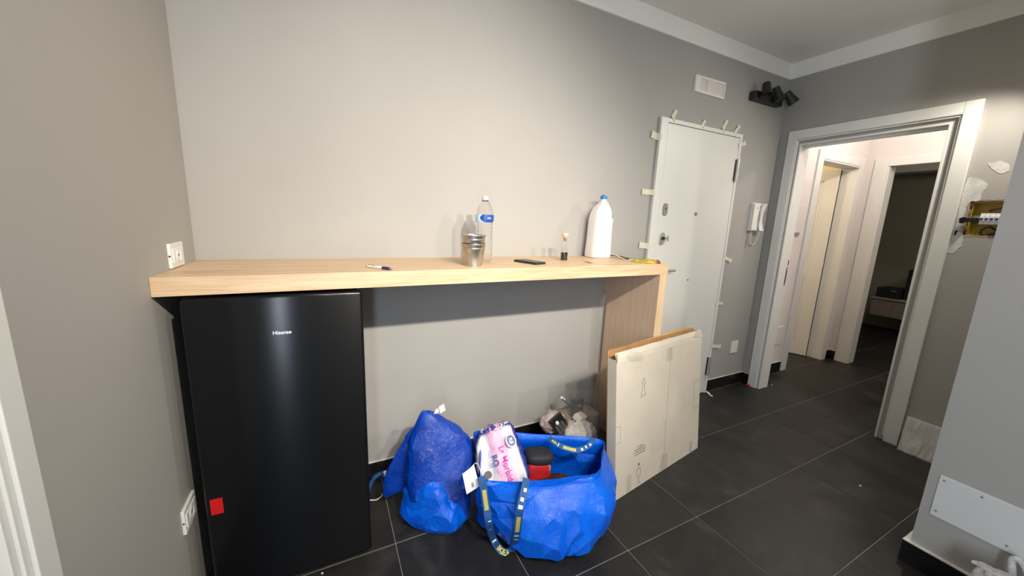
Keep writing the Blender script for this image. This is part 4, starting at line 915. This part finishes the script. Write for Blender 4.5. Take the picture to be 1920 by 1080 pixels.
# white tag hanging at its left
tg = thing('paper_tag', 'white paper tag hanging between the two blue bags', 'tag', tuple(at(884, 900, 1, -.60)))
q = [at(867, 889, 1, -.60), at(889, 872, 1, -.60), at(899, 912, 1, -.615), at(875, 927, 1, -.615)]; q = [q[3], q[2], q[1], q[0]]
t = bmesh.new(); vs = [t.verts.new(p) for p in q]; t.faces.new(vs); ext = bmesh.ops.extrude_face_region(t, geom=t.faces[:])
for e in ext['geom']:
    if isinstance(e, bmesh.types.BMVert): e.co += V((0, .0012, 0))
bm = BM(); merge(bm, t); obj('card', bm, M['plastic'], tg)
def bil(a, b): return (q[0].lerp(q[1], a)).lerp(q[3].lerp(q[2], a), b)+V((0, -.0009, 0))
bm = BM()
for k in range(7):
    t = bmesh.new(); a0 = .46+k*.028; vs = [t.verts.new(bil(x, y)) for x, y in ((a0, .14), (a0+.016, .14), (a0+.016, .36), (a0, .36))]; t.faces.new(vs); merge(bm, t)
obj('barcode', bm, M['ink'], tg)
obj('tag_string', tube(BM(), [bil(.6, .99), at(893, 868, 1, -.600), at(900, 880, 1, -.618), at(902, 893, 1, -.630)], .0012, 6, 12), M['plastic'], tg)
# toilet paper pack in the bag
a, b = at(923, 808, 1, -.43), at(955, 912, 1, -.60); d1 = (b-a).normalized(); pc = at(936, 856, 1, -.515); nz = (CAM-pc); nz = (nz-d1*nz.dot(d1)).normalized()
TW_ = frame_m(pc-nz*.075, d1, nz.cross(d1))
tp = thing('toilet_roll_pack', 'pink and white toilet paper pack sticking out of the blue bag', 'toilet paper', W=TW_)
def m_pack():
    n = N('printed toilet paper wrapper'); tc = n.n('ShaderNodeTexCoord'); sx_ = n.n('ShaderNodeSeparateXYZ'); n.l(tc.outputs['Object'], sx_.inputs[0]); nn = n.noise(14, None, 4, .6, .5)
    def band(out, lo, hi, w=.004):
        mr = n.n('ShaderNodeMapRange'); mr.inputs['From Min'].default_value = lo-w; mr.inputs['From Max'].default_value = lo+w; n.l(out, mr.inputs[0])
        m2 = n.n('ShaderNodeMapRange'); m2.inputs['From Min'].default_value = hi-w; m2.inputs['From Max'].default_value = hi+w; m2.inputs['To Min'].default_value = 1; m2.inputs['To Max'].default_value = 0; n.l(out, m2.inputs[0])
        mu = n.n('ShaderNodeMath', operation='MULTIPLY'); n.l(mr.outputs[0], mu.inputs[0]); n.l(m2.outputs[0], mu.inputs[1]); return mu.outputs[0]
    c = n.mix(nn, (.72, .73, .78, 1), (.86, .84, .85, 1))
    c = n.mix(band(sx_.outputs[1], -.030, .048), c, (.80, .48, .66, 1))
    c = n.mix(band(sx_.outputs[1], .092, .4), c, (.01, .025, .22, 1))
    blot = n.ramp(n.noise(38, None, 3, .6, 1), [(.44, (0,)*3+(1,)), (.52, (1,)*3+(1,))])
    m = n.n('ShaderNodeMath', operation='MULTIPLY'); n.l(band(sx_.outputs[0], -.4, -.112, .008), m.inputs[0]); n.l(blot, m.inputs[1])
    c = n.mix(m.outputs[0], c, (.01, .04, .30, 1))
    n.set(c, .22, 0, Specular_IOR_Level=.7); n.bump(n.noise(26, None, 6, .7, 1.5), .6, .012); return n.m
t = bmesh.new(); bmesh.ops.create_icosphere(t, subdivisions=5, radius=1)
for v in t.verts:
    c = v.co.normalized(); k = 1/((abs(c.x)**4.5+abs(c.y)**4.5+abs(c.z)**4.5)**(1/4.5)); c = c*k
    v.co = V((c.x*.150, c.y*.112*((1-.52*max(0, -c.x)**1.3+.08*max(0, c.x)) if c.y < 0 else (1-.06*max(0, -c.x))), c.z*.078))
    v.co.z += .010*math.cos(c.y*math.pi*2)*(1 if c.z > 0 else 0)+.006*math.cos(c.x*math.pi*3)
displace(t, .010, 14, 9)
bm = BM(); merge(bm, t); pk = obj('wrapper', bm, m_pack(), tp, W=TW_, local=True, smooth=70)
zt = .088
def pm(x, y, z=zt, rot=0): return TW_ @ Matrix.Translation((x, y, z)) @ Matrix.Rotation(rot, 4, 'Z')
obj('brand_lettering', text(BM(), 'La Morbida', .036, M_=pm(.045, .020, zt+.006), depth=.0005, bold=.0006), M['pink_print'], tp, label='magenta lettering La Morbida')
obj('roll_count', text(BM(), 'RO', .034, M_=pm(.012, -.022, zt+.010), depth=.0005, bold=.0008), M['navy_print'], tp, label='navy mark beside the lettering')
ov = obj('oval_badge', lathe(BM(), [(0, 0), (.020, 0), (.0205, .001), (0, .0015)], n=32, M_=pm(-.045, .072, zt-.006) @ Matrix.Diagonal((1.25, 1, 1, 1)) @ Matrix.Rotation(-.25, 4, 'X')), M['navy_print'], tp, label='navy oval badge with a white edge')
obj('badge_edge', lathe(BM(), [(.0200, .0), (.0200, .002), (.0245, .002), (.0245, 0)], n=32, M_=pm(-.045, .072, zt-.0062) @ Matrix.Diagonal((1.25, 1, 1, 1)) @ Matrix.Rotation(-.25, 4, 'X')), M['white_print'], ov)
obj('badge_letters', text(BM(), 'R8', .024, M_=pm(-.045, .072, zt-.0035) @ Matrix.Rotation(-.25, 4, 'X'), depth=.0004, bold=.0004), M['white_print'], ov)
obj('roll_core', lathe(BM(), [(0, 0), (.013, .0005), (.016, .001), (.0165, 0)], n=28, M_=pm(.055, -.070, zt-.010)), plain('grey cardboard core', (.16, .15, .14, 1), .9), tp)
# red and black pouch
RW = Matrix.Translation(at(1010, 872, 1, -.555)-V((0, -.03, .11)))
rp = thing('red_pouch', 'red and black zipped pouch standing in the open blue bag', 'pouch', W=RW)
o3 = RW.translation
def rr8(cx, cy, z, rx, ry): return [(o3.x+cx+rx*math.cos(a), o3.y+cy+ry*math.sin(a), o3.z+z) for a in [2*math.pi*k/8 for k in range(8)]]
PWm = Matrix.Translation(o3) @ Matrix.Rotation(.12, 4, 'Y') @ Matrix.Rotation(-.2, 4, 'Z')
t = bmesh.new(); bmesh.ops.create_icosphere(t, subdivisions=4, radius=1)
def sup(t, sx_, sy_, z0, z1, e):
    for v in t.verts:
        c = v.co.normalized(); k = 1/((abs(c.x)**e+abs(c.y)**e+abs(c.z)**e)**(1/e)); c = c*k
        v.co = V((c.x*sx_, c.y*sy_, (z0+z1)/2+c.z*(z1-z0)/2))
    t.transform(PWm)
sup(t, .062, .050, -.09, .130, 5); bm = BM(); merge(bm, t); obj('pouch_body', bm, M['redfabric'], rp, smooth=60)
t = bmesh.new(); bmesh.ops.create_icosphere(t, subdivisions=4, radius=1); sup(t, .070, .054, .108, .165, 3); bm = BM(); merge(bm, t); obj('lid', bm, M['blackfabric'], rp, smooth=60)
zp = obj('zip', tube(BM(), [(o3.x+.046, o3.y-.034, o3.z+.14), (o3.x+.050, o3.y-.034, o3.z+.06), (o3.x+.048, o3.y-.034, o3.z-.02)], .014, 10, 12), M['black'], rp)
obj('zip_pull', B((o3.x+.042, o3.y-.058, o3.z+.085), (o3.x+.050, o3.y-.048, o3.z+.110), .002), M['chrome'], zp)
o = obj('dark_red_cloth', None or (lambda: (lambda t: (displace(t, .012, 12, 3), merge(bmx := BM(), t), bmx)[2])(loftbag([[(1.36+.12*math.cos(a), -.62+.08*math.sin(a), z) for a in [2*math.pi*k/8 for k in range(8)]] for z in (.05, .12, .17)]+[[(1.36+.06*math.cos(a), -.62+.04*math.sin(a), .195) for a in [2*math.pi*k/8 for k in range(8)]]], 48, 16, True, True)))(), plain('dark maroon cloth', (.035, .006, .010, 1), .9, var=.3), loc=(1.36, -.62, .05), smooth=60); tag(o, 'dark crumpled cloth deep inside the open blue bag', 'cloth')

# left blue bag, slumped
ba = thing('blue_shopping_bag', 'slumped blue woven bag folded over itself, between fridge and the open bag', 'bag', (.90, -.38, 0), group='blue woven shopping bags')
Lv = [[(.80, -.42, .008), (.88, -.47, .008), (.95, -.485, .008), (1.0, -.465, .008), (1.01, -.38, .008), (.93, -.29, .008), (.83, -.27, .008), (.79, -.34, .008)],
      [(.78, -.42, .06), (.87, -.475, .06), (.96, -.50, .06), (1.01, -.475, .06), (1.01, -.38, .06), (.94, -.27, .06), (.82, -.25, .06), (.76, -.33, .06)],
      [(.765, -.38, .18), (.87, -.43, .18), (.97, -.46, .18), (1.025, -.44, .18), (1.03, -.35, .18), (.95, -.25, .18), (.83, -.225, .18), (.76, -.29, .18)],
      [(.775, -.335, .31), (.87, -.375, .31), (.97, -.395, .30), (1.045, -.375, .29), (1.052, -.32, .29), (.96, -.25, .30), (.84, -.225, .31), (.775, -.27, .31)],
      [(.80, -.305, .41), (.87, -.335, .41), (.94, -.345, .40), (1.01, -.33, .375), (1.015, -.30, .375), (.95, -.26, .40), (.86, -.245, .41), (.80, -.265, .41)],
      [(.825, -.29, .475), (.865, -.305, .470), (.905, -.31, .45), (.945, -.305, .43), (.945, -.285, .43), (.905, -.27, .45), (.86, -.262, .47), (.825, -.27, .475)],
      [(.838, -.283, .492), (.865, -.29, .484), (.895, -.293, .470), (.92, -.292, .452), (.92, -.285, .452), (.895, -.278, .470), (.865, -.275, .484), (.838, -.277, .492)]]
t = loftbag(Lv, 150, 90, True, True)
displace(t, .016, 6.5, 11, keep=lambda c: max(.15, min(1, (.46-c.z)/.1))*max(0, min(1, c.z/.03))); displace(t, .003, 14, 12, keep=lambda c: max(0, min(1, c.z/.03)))
for v in t.verts: v.co.z = max(v.co.z, .002)
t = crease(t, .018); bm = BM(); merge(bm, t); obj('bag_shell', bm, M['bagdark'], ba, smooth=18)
# big fold lying over its foot
f0 = [at(757, 968, 2, .012), at(792, 996, 2, .006), at(848, 999, 2, .006), at(874, 972, 2, .012), V((.97, -.43, .012)), V((.84, -.38, .012))]
f05 = [at(752, 955, 2, .05), at(790, 985, 2, .05), at(850, 990, 2, .045), at(876, 962, 2, .05), V((.97, -.43, .05)), V((.83, -.36, .05))]
f1 = [at(757, 925, 2, .12), at(793, 948, 2, .13), at(838, 950, 2, .13), at(862, 935, 2, .12), V((.96, -.42, .13)), V((.83, -.36, .13))]
f2 = [at(768, 895, 2, .19), at(795, 908, 2, .20), at(822, 908, 2, .20), at(840, 905, 2, .18), V((.93, -.40, .19)), V((.83, -.35, .19))]
f3 = [at(780, 886, 2, .215), at(797, 889, 2, .225), at(812, 890, 2, .222), at(822, 892, 2, .21), V((.90, -.39, .21)), V((.83, -.36, .21))]
t = loftbag([f0, f05, f1, f2, f3], 110, 60, True, True)
displace(t, .018, 8, 21, keep=lambda c: max(0, min(1, c.z/.04))); displace(t, .004, 18, 22, keep=lambda c: max(0, min(1, c.z/.04)))
for v in t.verts: v.co.z = max(v.co.z, .002)
t = crease(t, .035); bm = BM(); merge(bm, t); obj('folded_base', bm, M['bag'], ba, smooth=20, label='brighter folded base lying forward')
# side flap folded out to the left
Pp = [at(794, 782, 1, -.285), at(776, 812, 1, -.275), at(758, 848, 1, -.265), at(743, 885, 1, -.26), at(730, 912, 1, -.255), at(722, 932, 1, -.25)]
wd = [.006, .040, .062, .070, .050, .010]
P = catmull(Pp, 60); Wd = catmull([(x, 0, 0) for x in wd], 60); t = bmesh.new(); rs = []
for p, w_ in zip(P, Wd):
    a_ = V((.90, -.28, -.25)).normalized(); n_ = V((.3, .95, 0)).normalized()
    rs.append([t.verts.new(p+a_*(w_.x*math.cos(g)+w_.x*.45)+n_*(.005*math.sin(g)*min(1, w_.x/.03))) for g in [2*math.pi*k/28 for k in range(28)]])
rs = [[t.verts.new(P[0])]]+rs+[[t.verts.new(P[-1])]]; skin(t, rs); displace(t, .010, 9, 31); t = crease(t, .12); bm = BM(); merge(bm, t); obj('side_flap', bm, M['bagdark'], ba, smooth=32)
for (u, v, r_, s_) in ((819, 772, .5, 1), (829, 766, -.25, 1.15)):
    p = at(u, v, 1, -.285); Wt = Matrix.Translation(p) @ Matrix.Rotation(r_, 4, 'Y') @ Matrix.Rotation(.3, 4, 'Z'); obj('care_label', B((-.013*s_, -.0006, -.016*s_), (.013*s_, .0006, .016*s_), .0002, Wt), M['plastic'], ba, label='white sewn label at the top')
rb3 = Ribbon([at(806, 775, 1, -.293), at(815, 779, 1, -.297), at(824, 784, 1, -.300), at(832, 787, 1, -.302)], V((-.1, -.9, .5)), .016, 20); strap(ba, rb3, [], [], [(rb3.len*.2, rb3.len*.3, -.3, .3)])

# blue scrap behind the fridge
sc = thing('blue_strap_end', 'end of a blue strap with white connector on the floor behind the fridge', 'strap', (.64, -.10, 0))
obj('webbing', tube(BM(), [(.58, -.14, .014), (.61, -.11, .05), (.635, -.10, .080), (.675, -.09, .082)], .012, 10, 20), M['strap'], sc, smooth=60)
obj('connector', B((.672, -.10, .070), (.690, -.085, .092), .003), M['plastic'], sc); obj('cord_end', tube(BM(), [(.60, -.16, .004), (.63, -.17, .004), (.655, -.155, .004), (.66, -.14, .004)], .003, 8, 14), M['plastic'], sc)

# ================================================================== RUBBISH SACK
rs_ = thing('rubbish_sack', 'clear plastic sack full of packaging in the corner behind the blue bag', 'sack', (1.84, -.22, 0))
def ell(cx, cy, z, rx, ry, n=8, jit=0, sd=0):
    g = random.Random(sd); return [(cx+rx*math.cos(a)*(1+g.uniform(-jit, jit)), cy+ry*math.sin(a)*(1+g.uniform(-jit, jit)), z) for a in [2*math.pi*k/n for k in range(n)]]
t = loftbag([ell(1.84, -.23, .006, .16, .13), ell(1.84, -.23, .03, .20, .16), ell(1.84, -.225, .14, .235, .19, jit=.04, sd=1), ell(1.85, -.22, .24, .215, .17, jit=.06, sd=2), ell(1.86, -.20, .33, .165, .12, jit=.08, sd=3), ell(1.89, -.16, .385, .12, .07, jit=.1, sd=4)], 130, 60)
displace(t, .018, 9, 41, keep=lambda c: max(0, min(1, c.z/.04))); displace(t, .006, 26, 42, keep=lambda c: max(0, min(1, c.z/.04)))
for v in t.verts:
    v.co.z = max(v.co.z, .002); v.co.x = min(v.co.x, 2.094); v.co.y = min(v.co.y, -.013)
bm = BM(); merge(bm, t); obj('film', bm, M['film'], rs_, smooth=80)
def inbox(name, label, cat, u, v, y, size, rot, mat, extra=None):
    W = Matrix.Translation(at(u, v, 1, y)) @ Matrix.Rotation(rot[2], 4, 'Z') @ Matrix.Rotation(rot[0], 4, 'X') @ Matrix.Rotation(rot[1], 4, 'Y'); a, b, c = (q/2 for q in size)
    o = thing(name, label, cat, W=W, group='packaging in the clear sack'); obj('carton', B((-a, -b, -c), (a, b, c), .002, W), mat, o)
    if extra: extra(o, W, a, b, c)
    return o
def dots(o, W, a, b, c):
    FM = W @ Matrix(((1, 0, 0, 0), (0, 0, -1, -b-.0005), (0, 1, 0, 0), (0, 0, 0, 1)))
    bm = BM()
    for dx, r in ((.006, .004), (-.012, .0025)): lathe(bm, [(0, 0), (r, 0), (0, .0006)], n=12, M_=FM @ Matrix.Translation((dx, c*.35, 0)))
    obj('printed_dots', bm, M['white_print'], o)
def printed(o, W, a, b, c):
    FM = W @ Matrix(((1, 0, 0, 0), (0, 0, -1, -b-.0005), (0, 1, 0, 0), (0, 0, 0, 1)))
    obj('round_sticker', lathe(BM(), [(0, 0), (.0095, 0), (0, .0008)], n=20, M_=FM @ Matrix.Translation((-.008, c*.25, 0)) @ Matrix.Diagonal((1, 1.3, 1, 1))), M['white_print'], o)
    bm = BM(); g = random.Random(8)
    for k in range(9):
        for m in range(3): x = -a*.8+m*a*.5+g.uniform(0, .004); z = c*.0-k*.006; prism(bm, [(x, z), (x+a*.35, z), (x+a*.35, z+.0014), (x, z+.0014)], 0, .0005, FM)
    obj('small_print', bm, M['plastic_grey'], o)
inbox('black_carton', 'small black carton with two white dots on top of the rubbish sack', 'box', 1082, 764, -.20, (.074, .035, .105), (-.1, .05, .1), M['black'], dots)
inbox('black_packet', 'black printed packet with a white oval sticker in the clear sack', 'box', 1047, 793, -.275, (.085, .022, .090), (-.25, -.55, -.1), M['blackplastic'], printed)
inbox('cream_carton', 'small cream carton lying under the dotted black one in the sack', 'box', 1087, 782, -.245, (.075, .05, .030), (.35, .10, .3), plain('cream card', (.72, .66, .56, 1), .6))
inbox('kraft_card', 'folded beige card between the black packet and the white bag', 'card', 1070, 797, -.26, (.045, .012, .055), (-.2, .3, .1), plain('beige card', (.50, .38, .27, 1), .7))
inbox('red_carton', 'dark red carton at the right side of the clear sack', 'box', 1108, 783, -.19, (.05, .03, .045), (.1, .3, .4), plain('maroon card', (.16, .02, .015, 1), .6))
W = at(1056, 748, 1, -.17); o = thing('cut_strip', 'white plastic strip on a dark rod poking up in the sack', 'strip', tuple(W), group='packaging in the clear sack')
WS = Matrix.Translation(W) @ Matrix.Rotation(.75, 4, 'Y'); obj('strip', B((-.024, -.002, -.008), (.016, .002, .008), .001, WS), M['plastic'], o); obj('rod', tube(BM(), [W+V((-.012, -.004, .004)), W+V((.03, -.006, -.034)), W+V((.07, -.01, -.075))], .0035, 8, 8), M['black'], o)
def crumple(name, label, cat, pts, zs, mat, amp, seed, group=None, n=(100, 50)):
    t = loftbag(pts, n[0], n[1], True, True); displace(t, amp, 12, seed); displace(t, amp*.4, 34, seed+1)
    bm = BM(); merge(bm, t); o = obj(name, bm, mat, loc=pts[0][0], smooth=70); tag(o, label, cat, group); return o
c1 = at(1088, 812, 1, -.30)
crumple('white_carrier_bag', 'crumpled white plastic bag at the front of the rubbish sack', 'bag', [ell(c1.x, c1.y, c1.z-.09, .06, .04), ell(c1.x, c1.y, c1.z-.045, .105, .050, jit=.1, sd=6), ell(c1.x, c1.y, c1.z, .115, .05, jit=.12, sd=7), ell(c1.x+.01, c1.y+.02, c1.z+.034, .080, .035, jit=.15, sd=8), ell(c1.x+.015, c1.y+.025, c1.z+.045, .02, .012)], 0, M['whitebag'], .014, 51, 'packaging in the clear sack')
c1 = at(1036, 786, 1, -.21)
crumple('pink_film', 'crumpled pinkish clear film at the left side of the sack', 'film', [ell(c1.x, c1.y, c1.z-.06, .05, .05), ell(c1.x, c1.y, c1.z-.02, .075, .06, jit=.1, sd=9), ell(c1.x, c1.y, c1.z+.02, .065, .05, jit=.1, sd=10), ell(c1.x, c1.y, c1.z+.045, .02, .02)], 0, m_film('pinkish film', (.74, .60, .56, 1), .8, .2, 26, 1), .014, 61, 'packaging in the clear sack')
o = obj('cardboard_filler', B((1.74, -.22, .03), (1.98, -.08, .20), .01), plain('grey brown card', (.30, .24, .19, 1), .8, var=.3), loc=(1.85, -.22, .03)); tag(o, 'large brown carton filling the lower part of the clear sack', 'box', 'packaging in the clear sack')

# ================================================================== WHITE BAG BOTTOM RIGHT, CRUMBS
wb = thing('white_bin_bag', 'white plastic bag at the bottom right corner by the projecting wall', 'bag', (2.44, -1.82, 0))
pk_ = at(1848, 1060, 0, 2.50); tl = at(1826, 1065, 0, 2.50)
t = loftbag([ell(2.42, -1.83, .006, .12, .13), ell(2.42, -1.83, .04, .155, .16), ell(2.43, -1.80, .14, .165, .17, jit=.04, sd=12), [(2.50, -1.80, .22), (2.52, -1.70, .235), (2.51, pk_.y+.01, .232), (2.47, pk_.y-.01, .235), (2.42, -1.70, .235), (2.38, -1.80, .235), (2.40, -1.90, .235), (2.47, -1.90, .23)],
    [(2.49, -1.80, .26), (2.51, -1.71, .258), (2.505, tl.y, .236), (2.47, pk_.y-.015, .246), (2.43, -1.70, .255), (2.40, -1.78, .26), (2.42, -1.86, .262), (2.46, -1.86, .262)]], 110, 50, True, True)
displace(t, .014, 10, 71, keep=lambda c: max(.0, min(1, c.z/.04))); displace(t, .005, 30, 72, keep=lambda c: max(0, min(1, c.z/.04)))
for v in t.verts: v.co.z = max(v.co.z, .002); v.co.x = min(v.co.x, 2.62)
bm = BM(); merge(bm, t); obj('bag_body', bm, M['whitebag'], wb, smooth=70)
obj('tie_handle', tube(BM(), [(2.56, -1.78, .20), (2.585, -1.74, .25), (2.60, -1.715, .275), (2.60, -1.70, .262), (2.57, -1.715, .215)], .010, 10, 24), M['whitebag'], wb, smooth=60)
def crumb(name, label, cat, p, s, mat, seed):
    t = bmesh.new(); bmesh.ops.create_icosphere(t, subdivisions=2, radius=s); g = random.Random(seed)
    for v in t.verts: v.co *= g.uniform(.7, 1.25); v.co.z *= .6
    mz = min(v.co.z for v in t.verts)
    for v in t.verts: v.co += V(p)+V((0, 0, .0004-mz))
    bm = BM(); merge(bm, t); o = obj(name, bm, mat, loc=p); tag(o, label, cat); return o
p = at(604, 1076, 2, 0); crumb('plaster_crumb', 'tiny white crumb on the dark floor in front of the fridge', 'crumb', p, .004, M['whitegrout'], 1)
p = at(1447, 722, 2, 0); crumb('plaster_crumb', 'tiny white crumb on the hall threshold tile', 'crumb', p, .006, M['whitegrout'], 2)
p = at(1613, 912, 2, 0); crumb('plaster_crumb', 'flat pale crumb in the middle of the open floor', 'crumb', p, .006, M['whitegrout'], 3)
p = V((3.798, -.088, 0)); o = crumb('red_wrapper', 'small crumpled red wrapper at the foot of the doorway casing', 'wrapper', p, .017, plain('red foil', (.55, .02, .05, 1), .3, var=.3, scale=60), 4)
